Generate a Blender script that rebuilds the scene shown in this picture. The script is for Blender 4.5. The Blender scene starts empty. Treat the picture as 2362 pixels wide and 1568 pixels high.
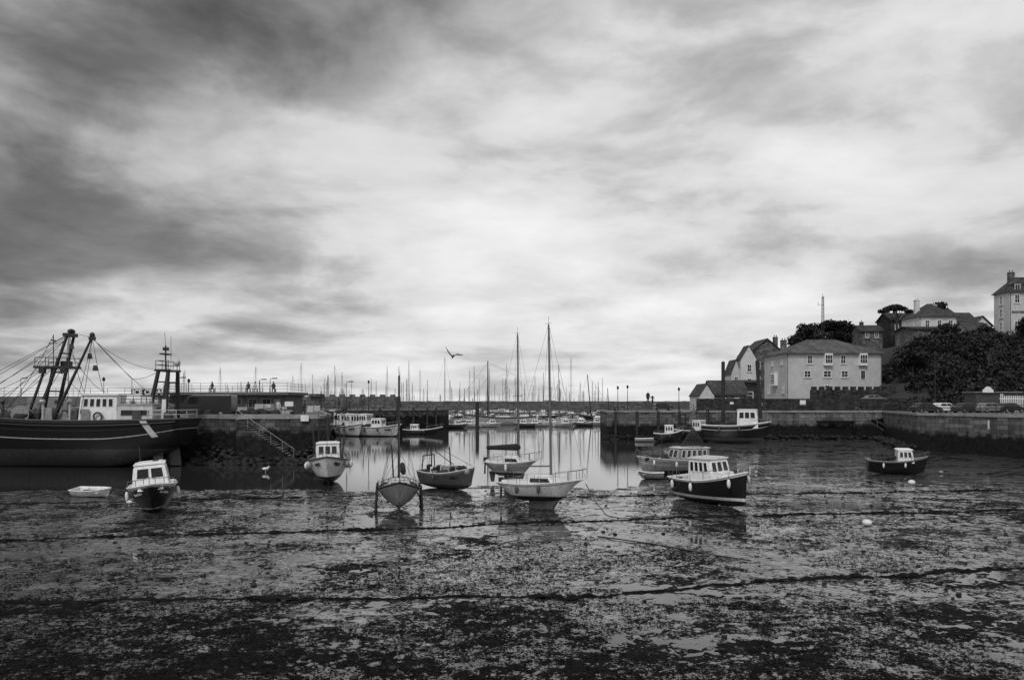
import bpy, math, random
import numpy as np
from mathutils import Vector, Matrix
random.seed(7); rng=np.random.default_rng(11)
scene=bpy.context.scene
COL=scene.collection
R=math.radians

# ------------------------------------------------------------------ materials
def new_mat(name):
    m=bpy.data.materials.new(name); m.use_nodes=True
    nt=m.node_tree; return m,nt,nt.nodes['Principled BSDF']
def g(c): return (c,c,c,1)
def nd(nt,t,**kw):
    n=nt.nodes.new(t)
    for k,v in kw.items():
        if k in n.inputs: n.inputs[k].default_value=v
        else: setattr(n,k,v)
    return n
def mth(nt,op,a,b=None,clamp=False):
    n=nt.nodes.new('ShaderNodeMath'); n.operation=op; n.use_clamp=clamp
    for i,v in enumerate((a,b)):
        if v is None: continue
        if isinstance(v,(int,float)): n.inputs[i].default_value=v
        else: nt.links.new(v,n.inputs[i])
    return n.outputs[0]
def mixc(nt,fac,a,b):
    n=nt.nodes.new('ShaderNodeMix'); n.data_type='RGBA'
    if isinstance(fac,(int,float)): n.inputs[0].default_value=fac
    else: nt.links.new(fac,n.inputs[0])
    for i,v in ((6,a),(7,b)):
        if isinstance(v,(int,float)): n.inputs[i].default_value=g(v)
        else: nt.links.new(v,n.inputs[i])
    return n.outputs[2]
def ramp(nt,src,p0,p1,c0,c1):
    r=nt.nodes.new('ShaderNodeValToRGB')
    r.color_ramp.elements[0].position=p0; r.color_ramp.elements[1].position=p1
    r.color_ramp.elements[0].color=g(c0); r.color_ramp.elements[1].color=g(c1)
    nt.links.new(src,r.inputs[0]); return r.outputs[0]
def mrange(nt,src,a,b,c,d,smooth=False):
    n=nt.nodes.new('ShaderNodeMapRange'); nt.links.new(src,n.inputs[0])
    if smooth: n.interpolation_type='SMOOTHSTEP'
    for i,v in enumerate((a,b,c,d)): n.inputs[i+1].default_value=v
    return n.outputs[0]
def noise(nt,vec,scale,detail=4,rough=.55,dist=0):
    n=nd(nt,'ShaderNodeTexNoise',Scale=scale,Detail=detail,Roughness=rough,Distortion=dist)
    if vec is not None: nt.links.new(vec,n.inputs['Vector'])
    return n.outputs['Fac']
def mapping(nt,vec,sc):
    n=nt.nodes.new('ShaderNodeMapping'); n.inputs['Scale'].default_value=sc
    nt.links.new(vec,n.inputs['Vector']); return n.outputs[0]
def bump(nt,bs,h,strength,dist=.05):
    b=nd(nt,'ShaderNodeBump',Strength=strength,Distance=dist)
    nt.links.new(h,b.inputs['Height']); nt.links.new(b.outputs[0],bs.inputs['Normal'])
def mulc(nt,a,b):
    mx=nt.nodes.new('ShaderNodeMix'); mx.data_type='RGBA'; mx.blend_type='MULTIPLY'; mx.inputs[0].default_value=1
    nt.links.new(a,mx.inputs[6]); nt.links.new(b,mx.inputs[7]); return mx.outputs[2]
def M(name,c,rough=.6,var=.25,scale=2.5,bmp=.15,bscale=18,metal=0,spec=.5,streak=0):
    m,nt,bs=new_mat(name)
    tc=nt.nodes.new('ShaderNodeTexCoord').outputs['Object']
    n=noise(nt,tc,scale,6,.65)
    col=ramp(nt,n,.3,.7,c*(1-var),min(1,c*(1+var)))
    if streak:
        s=noise(nt,mapping(nt,tc,(6,6,.5)),1.2,5,.7)
        col=mulc(nt,col,ramp(nt,s,.45,.72,1,1-streak))
    nt.links.new(col,bs.inputs['Base Color'])
    bs.inputs['Roughness'].default_value=rough; bs.inputs['Metallic'].default_value=metal
    bs.inputs['Specular IOR Level'].default_value=spec
    if bmp: bump(nt,bs,noise(nt,tc,bscale,4),bmp,.02)
    return m
def M_stone(name,c,bw=.6,bh=.3,var=.35,mortar=.6,rough=.9,weed=None,weedc=.015):
    m,nt,bs=new_mat(name)
    geo=nt.nodes.new('ShaderNodeNewGeometry').outputs['Position']
    sp=nt.nodes.new('ShaderNodeSeparateXYZ'); nt.links.new(geo,sp.inputs[0])
    cb=nt.nodes.new('ShaderNodeCombineXYZ')
    nt.links.new(mth(nt,'ADD',sp.outputs[0],sp.outputs[1]),cb.inputs[0]); nt.links.new(sp.outputs[2],cb.inputs[1])
    br=nd(nt,'ShaderNodeTexBrick',Scale=1.0)
    br.inputs['Color1'].default_value=g(c*(1-var)); br.inputs['Color2'].default_value=g(c*(1+var)); br.inputs['Mortar'].default_value=g(c*mortar)
    br.inputs['Mortar Size'].default_value=.025; br.inputs['Brick Width'].default_value=bw; br.inputs['Row Height'].default_value=bh
    nt.links.new(cb.outputs[0],br.inputs['Vector'])
    n=noise(nt,geo,.5,7,.7)
    col=mulc(nt,br.outputs[0],ramp(nt,n,.3,.72,.45,1.3))
    st=noise(nt,mapping(nt,geo,(1.6,1.6,.12)),1.0,5,.7)
    col=mulc(nt,col,ramp(nt,st,.45,.7,1,.5))
    if weed is not None:
        zz=mth(nt,'ADD',sp.outputs[2],mth(nt,'MULTIPLY',mth(nt,'SUBTRACT',noise(nt,geo,.9,6,.7),.5),2.4))
        f=ramp(nt,mth(nt,'SUBTRACT',zz,weed-.5),.3,.75,0,1)
        wv=ramp(nt,noise(nt,geo,2.2,6,.75),.35,.7,weedc*.4,weedc*3)
        col=mixc(nt,f,wv,col)
    nt.links.new(col,bs.inputs['Base Color']); bs.inputs['Roughness'].default_value=rough
    bs.inputs['Specular IOR Level'].default_value=.2
    h=mth(nt,'ADD',mth(nt,'MULTIPLY',br.outputs['Fac'],-.7),noise(nt,geo,3,6,.7))
    bump(nt,bs,h,.8,.15)
    return m
def M_hull(name,top,bottom,wl,band=None,clinker=False,wl2=None,rough=.35):
    m,nt,bs=new_mat(name)
    tc=nt.nodes.new('ShaderNodeTexCoord'); ob=tc.outputs['Object']
    sp=nt.nodes.new('ShaderNodeSeparateXYZ'); nt.links.new(ob,sp.inputs[0])
    uv=nt.nodes.new('ShaderNodeSeparateXYZ'); nt.links.new(tc.outputs['UV'],uv.inputs[0])
    n=noise(nt,ob,1.6,6,.7); tv=ramp(nt,n,.3,.7,top*.82,min(1,top*1.1))
    st=noise(nt,mapping(nt,ob,(5,5,.35)),1.3,5,.7); sr=ramp(nt,st,.48,.75,1,.45)
    col=tv
    if band:
        for (a,b,c) in band:
            f=mth(nt,'MULTIPLY',mth(nt,'GREATER_THAN',uv.outputs[1],a),mth(nt,'LESS_THAN',uv.outputs[1],b))
            col=mixc(nt,f,col,c)
    bt=ramp(nt,noise(nt,ob,3,6,.7),.3,.7,bottom*.6,bottom*1.35)
    if wl2:
        col=mixc(nt,mth(nt,'GREATER_THAN',sp.outputs[2],wl+wl2[0]),wl2[1],col)
    col=mixc(nt,mth(nt,'GREATER_THAN',sp.outputs[2],wl),bt,col)
    col=mulc(nt,col,sr)
    nt.links.new(col,bs.inputs['Base Color']); bs.inputs['Roughness'].default_value=rough
    if clinker:
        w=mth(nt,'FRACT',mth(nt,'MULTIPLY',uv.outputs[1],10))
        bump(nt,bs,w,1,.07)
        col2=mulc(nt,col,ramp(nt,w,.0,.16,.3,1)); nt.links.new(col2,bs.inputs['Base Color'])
    else: bump(nt,bs,noise(nt,ob,2.5,3),.12,.04)
    return m

WHITE=M('white_paint',.82,.4,.1,streak=.22); CREAM=M('pale_paint',.58,.5,.15,streak=.35)
GREY=M('grey_paint',.27,.5,.25,streak=.3); DGREY=M('dark_grey',.06,.5,.3); BLACK=M('black_paint',.012,.45,.4)
GLASS=M('dark_glass',.012,.06,.3,bmp=0)
ALU=M('aluminium_spar',.16,.4,.1,metal=.3,bmp=0); DSPAR=M('dark_spar',.022,.5,.3); WIRE=M('rigging_wire',.025,.5,.2,bmp=0)
WOOD=M('weathered_wood',.15,.7,.35,streak=.3); DECK=M('deck_paint',.35,.7,.2); RUBBER=M('rubber',.012,.8,.3)
NET=M('fishing_net',.025,.9,.6,scale=9,bmp=1,bscale=30); CANVAS=M('dark_canvas',.02,.9,.3); FEND=M('fender_vinyl',.75,.4,.15)
CONC=M('quay_concrete',.26,.85,.4,scale=.6,bmp=.4,bscale=6); ASPH=M('quay_asphalt',.12,.85,.3,scale=.3,bmp=.3,bscale=8)
RENDER=M('painted_render',.5,.85,.12,scale=.6,bmp=.2,bscale=8,streak=.18); PALER=M('pale_render',.62,.85,.12,scale=.6,bmp=.2,streak=.15)
SLATE=M_stone('slate_roof',.1,.35,.22,.3,.5,.75); SLATEL=M_stone('pale_slate_roof',.17,.35,.22,.3,.5,.75)
STONE=M_stone('rubble_stone',.2,.55,.25,.5,.6); DSTONE=M_stone('dark_stone',.06,.7,.3,.5,.6)
QUAYL=M_stone('quay_masonry_weedy',.13,1.0,.45,.5,.45,weed=3.2,weedc=.009); QUAYR=M_stone('quay_masonry',.17,1.1,.5,.4,.5,weed=2.3,weedc=.008)
IRON=M('iron',.02,.6,.4); LEAF=M('foliage',.04,.9,.6,scale=.35,bmp=0,spec=.2); BARK=M('bark',.05,.95,.4,bmp=.5)
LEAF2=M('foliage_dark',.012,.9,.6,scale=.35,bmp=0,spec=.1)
CLOTHD=M('dark_cloth',.04,.9); CLOTHL=M('light_cloth',.5,.9); BRONZE=M('bronze',.03,.4,.3,metal=.6)
GRASS=M('hill_earth',.03,.95,.5,scale=.2,bmp=.5,bscale=1)

# ------------------------------------------------------------------ mesh builder
class MB:
    def __init__(s): s.v=[];s.f=[];s.m=[];s.s=[]
    def add(s,vs,fs,mi=0,sm=False):
        o=len(s.v); s.v+= [tuple(p) for p in vs]
        for f in fs: s.f.append(tuple(i+o for i in f)); s.m.append(mi); s.s.append(sm)
    def obox(s,c,sz,X=(1,0,0),Y=(0,1,0),Z=(0,0,1),mi=0,taper=1):
        c=Vector(c);X=Vector(X)*sz[0]/2;Y=Vector(Y)*sz[1]/2;Z=Vector(Z)*sz[2]/2
        vs=[]
        for k in (-1,1):
            t=1 if k<0 else taper
            for a,b in ((-1,-1),(1,-1),(1,1),(-1,1)): vs.append(c+X*a*t+Y*b*t+Z*k)
        s.add(vs,[(3,2,1,0),(4,5,6,7),(0,1,5,4),(1,2,6,5),(2,3,7,6),(3,0,4,7)],mi)
    def box(s,x0,x1,y0,y1,z0,z1,mi=0,taper=1):
        s.obox(((x0+x1)/2,(y0+y1)/2,(z0+z1)/2),(x1-x0,y1-y0,z1-z0),mi=mi,taper=taper)
    def cyl(s,p0,p1,r0,r1=None,n=8,mi=0,sm=True):
        p0=Vector(p0);p1=Vector(p1); r1=r0 if r1 is None else r1
        d=(p1-p0); 
        if d.length<1e-6: return
        d.normalize(); a=d.orthogonal().normalized(); b=d.cross(a)
        vs=[]
        for p,r in ((p0,r0),(p1,r1)):
            for i in range(n):
                t=2*math.pi*i/n; vs.append(p+a*math.cos(t)*r+b*math.sin(t)*r)
        s.add(vs,[(i,(i+1)%n,n+(i+1)%n,n+i) for i in range(n)],mi,sm)
        s.add(vs[:n],[tuple(range(n))[::-1]],mi); s.add(vs[n:],[tuple(range(n))],mi)
    def tube(s,pts,r,n=6,mi=0):
        for a,b in zip(pts[:-1],pts[1:]): s.cyl(a,b,r,n=n,mi=mi)
    def wire(s,a,b,sag=0,r=.012,k=1,mi=0):
        a=Vector(a);b=Vector(b)
        if sag==0: s.cyl(a,b,r,n=4,mi=mi); return
        k=8; pts=[a.lerp(b,i/k)-Vector((0,0,sag*4*(i/k)*(1-i/k))) for i in range(k+1)]
        s.tube(pts,r,4,mi)
    def sph(s,c,r,n=10,mi=0,jit=0):
        if not hasattr(r,'__len__'): r=(r,r,r)
        m=max(4,n*2//3); vs=[]
        for j in range(1,m):
            ph=math.pi*j/m
            for i in range(n):
                th=2*math.pi*i/n; q=1+random.uniform(-jit,jit)
                vs.append((c[0]+r[0]*math.sin(ph)*math.cos(th)*q,c[1]+r[1]*math.sin(ph)*math.sin(th)*q,c[2]+r[2]*math.cos(ph)*q))
        top=len(vs); vs.append((c[0],c[1],c[2]+r[2])); vs.append((c[0],c[1],c[2]-r[2]))
        fs=[]
        for j in range(m-2):
            for i in range(n): fs.append((j*n+i,(j+1)*n+i,(j+1)*n+(i+1)%n,j*n+(i+1)%n))
        for i in range(n):
            fs.append((top,i,(i+1)%n)); fs.append((top+1,(m-2)*n+(i+1)%n,(m-2)*n+i))
        s.add(vs,fs,mi,True)
    def prism(s,poly,y0,y1,axis='y',mi=0):
        n=len(poly); mk=(lambda p,q:(p[0],q,p[1])) if axis=='y' else ((lambda p,q:(q,p[0],p[1])) if axis=='x' else (lambda p,q:(p[0],p[1],q)))
        vs=[mk(p,y0) for p in poly]+[mk(p,y1) for p in poly]
        s.add(vs,[tuple(range(n)),tuple(range(n,2*n))[::-1]]+[(i,n+i,n+(i+1)%n,(i+1)%n) for i in range(n)],mi)
    def obj(s,name,mats,parent=None,world=False,fixn=True):
        me=bpy.data.meshes.new(name); v=s.v
        if world and parent is not None:
            L=parent.location; v=[(a-L[0],b-L[1],c-L[2]) for a,b,c in v]
        me.from_pydata([tuple(p) for p in v],[],s.f)
        if not isinstance(mats,(list,tuple)): mats=[mats]
        for m in mats: me.materials.append(m)
        me.polygons.foreach_set('material_index',s.m); me.polygons.foreach_set('use_smooth',s.s)
        if fixn and len(s.f)<20000:
            import bmesh
            bm=bmesh.new(); bm.from_mesh(me); bmesh.ops.recalc_face_normals(bm,faces=bm.faces); bm.to_mesh(me); bm.free()
        me.update()
        o=bpy.data.objects.new(name,me); COL.objects.link(o)
        if parent is not None: o.parent=parent
        return o
def tag(o,label,cat,group=None,kind=None):
    if label: o['label']=label
    if cat: o['category']=cat
    if group: o['group']=group
    if kind: o['kind']=kind
    return o
def thing(name,label,cat,loc=(0,0,0),rz=0,group=None,rot=None):
    o=bpy.data.objects.new(name,None); o.empty_display_size=.3; COL.objects.link(o)
    o.location=loc; o.rotation_euler=rot if rot else (0,0,rz)
    return tag(o,label,cat,group)
def text(parent,s,size,loc,right,up,mat,name='lettering',world=False,ext=.008,bold=0):
    cu=bpy.data.curves.new(name,'FONT'); cu.body=s; cu.size=size; cu.align_x='CENTER'; cu.align_y='CENTER'; cu.extrude=ext; cu.offset=bold
    t=bpy.data.objects.new('t',cu); COL.objects.link(t)
    bpy.context.view_layer.update()
    me=bpy.data.meshes.new_from_object(t.evaluated_get(bpy.context.evaluated_depsgraph_get()))
    bpy.data.objects.remove(t); me.name=name; me.materials.clear(); me.materials.append(mat)
    o=bpy.data.objects.new(name,me); COL.objects.link(o)
    r=Vector(right).normalized(); n=r.cross(Vector(up)).normalized(); u=n.cross(r)
    l=Vector(loc)
    if world: l=l-parent.location
    o.parent=parent
    o.matrix_local=Matrix(((r[0],u[0],n[0],l[0]),(r[1],u[1],n[1],l[1]),(r[2],u[2],n[2],l[2]),(0,0,0,1)))
    return o
def panel(parent,name,quad,u0,u1,v0,v1,mats,fw=.06,th=.05,mull=(1,1),world=False,sill=False,label=None):
    a,b,c,d=[Vector(p) for p in quad]
    P=lambda u,v:(a*(1-u)+b*u)*(1-v)+(d*(1-u)+c*u)*v
    p00,p10,p11,p01=P(u0,v0),P(u1,v0),P(u1,v1),P(u0,v1)
    X=(p10-p00).normalized(); Zv=(p01-p00); N=X.cross(Zv).normalized(); Z=N.cross(X)*1
    mb=MB(); e=N*.012
    mb.add([p00+e,p10+e,p11+e,p01+e],[(0,1,2,3)],1)
    def bar(q0,q1,w,t=th):
        dd=(q1-q0); l=dd.length; dn=dd.normalized(); side=dn.cross(N)
        mb.obox((q0+q1)/2+N*(t/2),(l+w*.98,w,t),dn,side,N,0)
    bar(p00,p10,fw);bar(p01,p11,fw);bar(p00,p01,fw,th*.94);bar(p10,p11,fw,th*.94)
    for i in range(1,mull[0]): bar(p00.lerp(p10,i/mull[0]),p01.lerp(p11,i/mull[0]),fw*.6,th*.8)
    for i in range(1,mull[1]): bar(p00.lerp(p01,i/mull[1]),p10.lerp(p11,i/mull[1]),fw*.6,th*.7)
    if sill: mb.obox((p00+p10)/2+N*.09-Vector((0,0,fw*.9+.05)),((p10-p00).length+.3,.18,.09),X,N,Z,0)
    return mb.obj(name,mats,parent,world,fixn=True)

# ------------------------------------------------------------------ boats
class Hull:
    def __init__(s,L,B,H,sb=.35,ss=.1,tw=.75,rake=.5,kb=.5,ks=.15,p0=.42,p1=.95,full=2.3,trake=0,z0=0,xo=0):
        s.__dict__.update(locals())
    def surf(s,t,v,side=1):
        L,B=s.L,s.B
        if t<.45: b=s.tw+(1-s.tw)*math.sin(t/.45*math.pi/2)
        else: b=max(0.0,1-((t-.45)/.55)**s.full)
        b=b*B/2+.012
        zs=s.H+s.sb*(max(0,t-.4)/.6)**2+s.ss*(max(0,.4-t)/.4)**2
        zk=s.z0+s.kb*s.H*(max(0,t-.72)/.28)**2.2+s.ks*s.H*(max(0,.3-t)/.3)**1.5
        p=s.p0+(s.p1-s.p0)*max(0,(t-.3)/.7)**1.3
        z=zk+(zs-zk)*v
        x=-L/2+L*t*(1-s.rake/L)+s.rake*v*t**3-s.trake*v*(1-t)**6+s.xo
        return Vector((x,side*b*(v**p if v>0 else 0),z))
def build_hull(h,parent,mat,railmat,deckmat,bul=.18,nst=26,nr=12,rail_r=.035,deck=True):
    mb=MB(); uvs=[]
    vs=[];idx={}
    for sd in (-1,1):
        for i in range(nst+1):
            for j in range(nr+1):
                idx[sd,i,j]=len(vs); vs.append(h.surf(i/nst,j/nr,sd)); uvs.append((i/nst,j/nr))
    fs=[]
    for sd in (-1,1):
        for i in range(nst):
            for j in range(nr):
                q=(idx[sd,i,j],idx[sd,i+1,j],idx[sd,i+1,j+1],idx[sd,i,j+1]); fs.append(q if sd<0 else q[::-1])
    mb.add(vs,fs,0,True)
    vs=[]
    for j in range(nr+1):
        vs.append(h.surf(0,j/nr,-1)); vs.append(h.surf(0,j/nr,1)); uvs+= [(0,j/nr)]*2
    mb.add(vs,[(2*j,2*j+2,2*j+3,2*j+1) for j in range(nr)],0,False)
    o=mb.obj('hull',mat,parent,fixn=False)
    ul=o.data.uv_layers.new(name='UVMap')
    li=[l.vertex_index for l in o.data.loops]
    ul.data.foreach_set('uv',[c for i in li for c in uvs[i]])
    md=o.modifiers.new('thick','SOLIDIFY'); md.thickness=.05; md.offset=-1
    mr=MB()
    for sd in (-1,1): mr.tube([h.surf(i/nst,1,sd)+Vector((0,0,.01)) for i in range(nst+1)],rail_r,6)
    mr.cyl(h.surf(0,1,-1),h.surf(0,1,1),rail_r)
    mr.obj('gunwale',railmat,parent)
    if deck:
        mdk=MB(); vs=[]
        for i in range(nst+1):
            t=i/nst
            zt=h.surf(t,1).z; zk=h.surf(t,0).z; vd=max(.05,1-bul/max(.1,(zt-zk)))
            p=h.surf(t,vd); vs+= [(p.x,-p.y*.975,p.z),(p.x,p.y*.975,p.z)]
        mdk.add(vs,[(2*i,2*i+2,2*i+3,2*i+1) for i in range(nst)])
        mdk.obj('deck',deckmat,parent)
    return o
def hull_text(h,parent,s,size,t,v,side,mat,bold=.01):
    p=h.surf(t,v,side); dt=(h.surf(t+.02,v,side)-h.surf(t-.02,v,side)); dv=h.surf(t,v+.04,side)-h.surf(t,v-.04,side)
    r=dt if side<0 else -dt
    n=r.cross(dv).normalized()
    return text(parent,s,size,p+n*(.03+size*.06),r,dv,mat,bold=bold)
def cabin(parent,x0,x1,w,z0,z1,mat,roofmat,slF=.25,slB=.05,tap=.88,nf=2,nsd=2,vb=(.45,.9),glass=GLASS,fmat=None,rover=.12,yc=0,back=0,name='cabin',rt=.06):
    w2=w/2; a=w2*tap
    B=[(x0,-w2),(x1,-w2),(x1,w2),(x0,w2)]; xt0=x0+slB; xt1=x1-slF
    T=[(xt0,-a),(xt1,-a),(xt1,a),(xt0,a)]
    mb=MB(); vs=[(p[0],p[1]+yc,z0) for p in B]+[(p[0],p[1]+yc,z1) for p in T]
    mb.add(vs,[(3,2,1,0),(4,5,6,7),(0,1,5,4),(1,2,6,5),(2,3,7,6),(3,0,4,7)])
    c=mb.obj(name,mat,parent)
    bv=c.modifiers.new('b','BEVEL'); bv.width=.05; bv.segments=2
    mr=MB(); mr.obox(((xt0+xt1)/2,yc,z1+rt/2+.002),(xt1-xt0+2*rover,2*a+rover*1.4,rt),taper=.96)
    mr.obox(((xt0+xt1)/2,yc,z1+rt+.03),(xt1-xt0+rover*.8,2*a*.9,.05),taper=.85)
    mr.obj('roof',roofmat,c)
    V=[Vector(p) for p in vs]; fm=fmat or mat
    def row(q,n,m0=.08,m1=.92):
        gap=.05
        for i in range(n):
            u0=m0+(m1-m0)*i/n+gap/2; u1=m0+(m1-m0)*(i+1)/n-gap/2
            panel(c,'window',q,u0,u1,vb[0],vb[1],[fm,glass],fw=.04,th=.03)
    row((V[1],V[2],V[6],V[5]),nf)
    if nsd:
        row((V[0],V[1],V[5],V[4]),nsd); row((V[2],V[3],V[7],V[6]),nsd)
    if back: row((V[3],V[0],V[4],V[7]),back)
    return c
def fender(parent,p,r=.13,l=.3,ball=False,mat=None):
    mb=MB(); p=Vector(p)
    if ball: mb.sph(p,(r*1.1,r*1.1,r*1.3),10)
    else: mb.sph(p,(r*.8,r*.8,l),10)
    mb.cyl(p+Vector((0,0,l*.8 if not ball else r)),p+Vector((0,0,l+.45)),.012,n=4,mi=1)
    mb.obj('fender',[mat or FEND,WIRE],parent)
def pulpit(h,parent,t0=.78,hh=.55,mat=ALU):
    pts=[h.surf(t,1,-1)+Vector((0,0,hh)) for t in (t0,.88,.96)]+[h.surf(1,1,1)+Vector((.1,0,hh+.05))]+[h.surf(t,1,1)+Vector((0,0,hh)) for t in (.96,.88,t0)]
    mb=MB(); mb.tube(pts,.018)
    for p in pts: mb.cyl(p,(p.x,p.y,p.z-hh),.015)
    mb.obj('pulpit',mat,parent)
def stanchions(h,parent,ts,hh=.5,mat=ALU):
    for sd in (-1,1):
        mb=MB()
        tops=[h.surf(t,1,sd)+Vector((0,0,hh)) for t in ts]
        for p in tops: mb.cyl(p,p-Vector((0,0,hh)),.014,n=5)
        mb.tube(tops,.009,4); mb.tube([p-Vector((0,0,hh*.5)) for p in tops],.008,4)
        mb.obj('guard_rail',mat,parent)

def sailing_yacht(label,loc,ang,rot,L,B,H,mast_h,hullmat,keel=.7,boomcover=False,mx=.08,group=None):
    e=thing('sailing_yacht',label,'sailing boat',loc,rot=(rot[0],rot[1],R(ang)),group=group)
    h=Hull(L,B,H,sb=.3,ss=.04,tw=.62,rake=.8,kb=.75,ks=.55,p0=.5,p1=.95,full=2.1,z0=keel)
    build_hull(h,e,hullmat,WHITE,DECK,bul=.05,rail_r=.025)
    k=MB(); k.prism([(-L*.16,0.02),(L*.12,0.02),(L*.2,keel+.2),(-L*.16,keel+.2)],-.09,.09); k.obj('keel',DGREY,e)
    k=MB(); k.prism([(-L*.42,.25),(-L*.36,.25),(-L*.33,H*.6),(-L*.45,H*.6)],-.025,.025); k.obj('rudder',DGREY,e)
    cabin(e,-L*.12,L*.2,B*.55,H-.03,H+.42,WHITE,WHITE,slF=.4,slB=.05,tap=.85,nf=0,nsd=2,vb=(.35,.75),fmat=DGREY,rover=.02,rt=.03)
    mb=MB()
    for s in(-1,1): mb.box(-L*.42,-L*.12,s*B*.27-.04,s*B*.27+.04,H-.03,H+.2)
    mb.box(-L*.44,-L*.415,-B*.28,B*.28,H-.03,H+.2); mb.box(-L*.4,-L*.15,-B*.2,B*.2,H-.02,H+.03,mi=1)
    mb.cyl((-L*.43,0,H+.25),(-L*.25,.1,H+.45),.02,mi=1)
    mb.obj('cockpit',[WHITE,WOOD],e)
    x=L*mx; m=MB(); zt=mast_h
    m.cyl((x,0,H+.3),(x,0,zt),.07,.05,8)
    m.cyl((x,-.62,H+(zt-H)*.52),(x,.62,H+(zt-H)*.52),.02,n=5)
    m.cyl((x,0,zt),(x,0,zt+.45),.01,n=4); m.cyl((x-.25,0,zt+.06),(x+.2,0,zt+.06),.012,n=4)
    m.obj('mast',ALU,e)
    b=MB(); b.cyl((x-.05,0,H+1.0),(-L*.42,0,H+.95),.045)
    b.obj('boom',ALU,e)
    s=MB()
    if boomcover:
        for i in range(12):
            u=i/11; s.sph((x-.15-(x+L*.4)*u,0,H+1.13-.1*u),(.34,.13,.26-.1*u),8,jit=.05)
        s.obj('sail_cover',CANVAS,e)
    w=MB(); bow=h.surf(1,1); bow.y=0; rr=.0065
    w.wire(bow,(x,0,zt),r=rr); w.wire((-L*.48,0,H),(x,0,zt),r=rr)
    for sd in(-1,1):
        q=(x,sd*.62,H+(zt-H)*.52)
        w.wire((x-.05,sd*B*.46,H),q,r=rr); w.wire(q,(x,0,zt-.1),r=rr); w.wire((x-.3,sd*B*.45,H),(x,0,H+(zt-H)*.5),r=rr)
    w.wire((x+.07,.05,H+.4),(x+.07,.02,zt-.2),r=rr)
    w.obj('rigging',WIRE,e)
    pulpit(h,e); stanchions(h,e,(.05,.22,.4,.58,.76),.5)
    ob=MB(); ob.box(-L*.5-.22,-L*.5,-.14,.14,H-.1,H+.32,taper=.8); ob.cyl((-L*.5-.12,0,H),(-L*.5-.16,0,H-.9),.06); ob.obj('outboard_motor',BLACK,e)
    return e,h

hm=M_hull('yacht_hull_white',.85,.015,.72,band=[(.86,.9,.12)],wl2=(.05,.3))
e,h=sailing_yacht('white sailing yacht with dark keel and tall bare mast',(1.75,44.9,0),-36,(R(-1.5),R(-2),0),5.6,2.1,1.42,10.4,hm,keel=.42,mx=.1)
for t in (.35,.62): fender(e,h.surf(t,.75,-1)+Vector((0,-.12,-.05)),.13,.25,mat=DGREY)
hm=M_hull('yacht_hull_grey',.4,.06,1.0,band=[(.9,1,.8)],wl2=(.12,.7))
e,h=sailing_yacht('small grey yacht with dark sail cover on its keel',(0.1,57.2,0),-30,(R(1),0,0),4.5,1.9,1.68,10.9,hm,keel=.7,boomcover=True,mx=.1)
fender(e,h.surf(.55,.7,-1)+Vector((0,-.12,0)))

# A
hm=M_hull('cruiser_hull_dark',.015,.012,.3,band=[(.93,1,.75),(.885,.9,.5)],wl2=(.04,.7))
e=thing('motor_cruiser','small dark-hulled motor cruiser with white cabin on wet mud','motorboat',(-19.75,44.0,0.0),rot=(R(5),0,R(-68)))
h=Hull(5.0,2.5,1.4,sb=.3,ss=0,tw=.85,rake=.75,kb=.45,p0=.32,p1=.65,full=3.2); build_hull(h,e,hm,WHITE,WHITE,bul=.1,rail_r=.045)
cabin(e,-1.0,1.25,1.9,1.32,2.65,WHITE,WHITE,slF=.45,tap=.8,nf=2,nsd=3,vb=(.45,.85),fmat=WHITE,rover=.06)
cabin(e,1.2,2.0,1.3,1.35,1.67,WHITE,WHITE,slF=.3,tap=.8,nf=0,nsd=0,name='foredeck_cabin',rover=.02,rt=.02)
for sd in (-1,1): hull_text(h,e,'Lea Gayle',.18,.87,.72,sd,WHITE,.004)
pulpit(h,e,.7,.35)
mb=MB(); mb.cyl((-.6,-.5,2.6),(-.6,-.5,3.6),.014); mb.obj('antenna',DGREY,e)
mb=MB(); mb.cyl((0,.3,2.65),(0,.3,2.95),.03); mb.box(-.1,.2,.15,.45,2.73,2.82); mb.obj('navigation_light',DGREY,e)
for sd in(-1,1): fender(e,h.surf(.55,.8,sd)+Vector((0,sd*.14,-.15)),.14,.27)

# C
hm=M_hull('fishing_hull_white',.85,.012,.6,band=[(.9,1,.4)],wl2=(.05,.06))
e=thing('fishing_boat','white fishing boat with round fenders and rigging at water edge','fishing boat',(-13.7,59.6,0),rot=(R(1),0,R(-79)))
h=Hull(6.6,2.95,1.65,sb=.5,ss=.15,tw=.8,rake=.7,kb=.5,p0=.36,p1=.75,full=3.0); build_hull(h,e,hm,DGREY,DECK,bul=.35,rail_r=.05)
cabin(e,-.2,1.3,1.75,1.4,3.0,WHITE,WHITE,slF=.12,tap=.93,nf=3,nsd=2,vb=(.5,.88),fmat=WHITE,rover=.08)
for sd in(-1,1): hull_text(h,e,'BM36',.34,.88,.76,sd,BLACK,.012)
mb=MB(); mb.cyl((-.3,0,2.9),(-.3,0,5.2),.06,.04); mb.cyl((-2.3,-.9,1.4),(-2.3,-.75,4.2),.055); mb.cyl((-2.3,.9,1.4),(-2.3,.75,4.2),.055); mb.cyl((-2.3,-.75,4.2),(-2.3,.75,4.2),.05); mb.cyl((-.3,-.6,4.0),(-.3,.6,4.0),.03)
mb.cyl((-2.3,.75,3.2),(1,1.2,3.4),.03); mb.cyl((-.3,0,4.6),(-2.3,0,4.2),.03)
mb.obj('mast',DSPAR,e)
for y,z in((-.9,4.8),(1.0,4.3)):
    mb=MB(); mb.cyl((0.4,y,1.6),(0.0,y*1.25,z),.035); mb.obj('fishing_pole',DSPAR,e)
mb=MB(); b=h.surf(1,1); b.y=0
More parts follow.
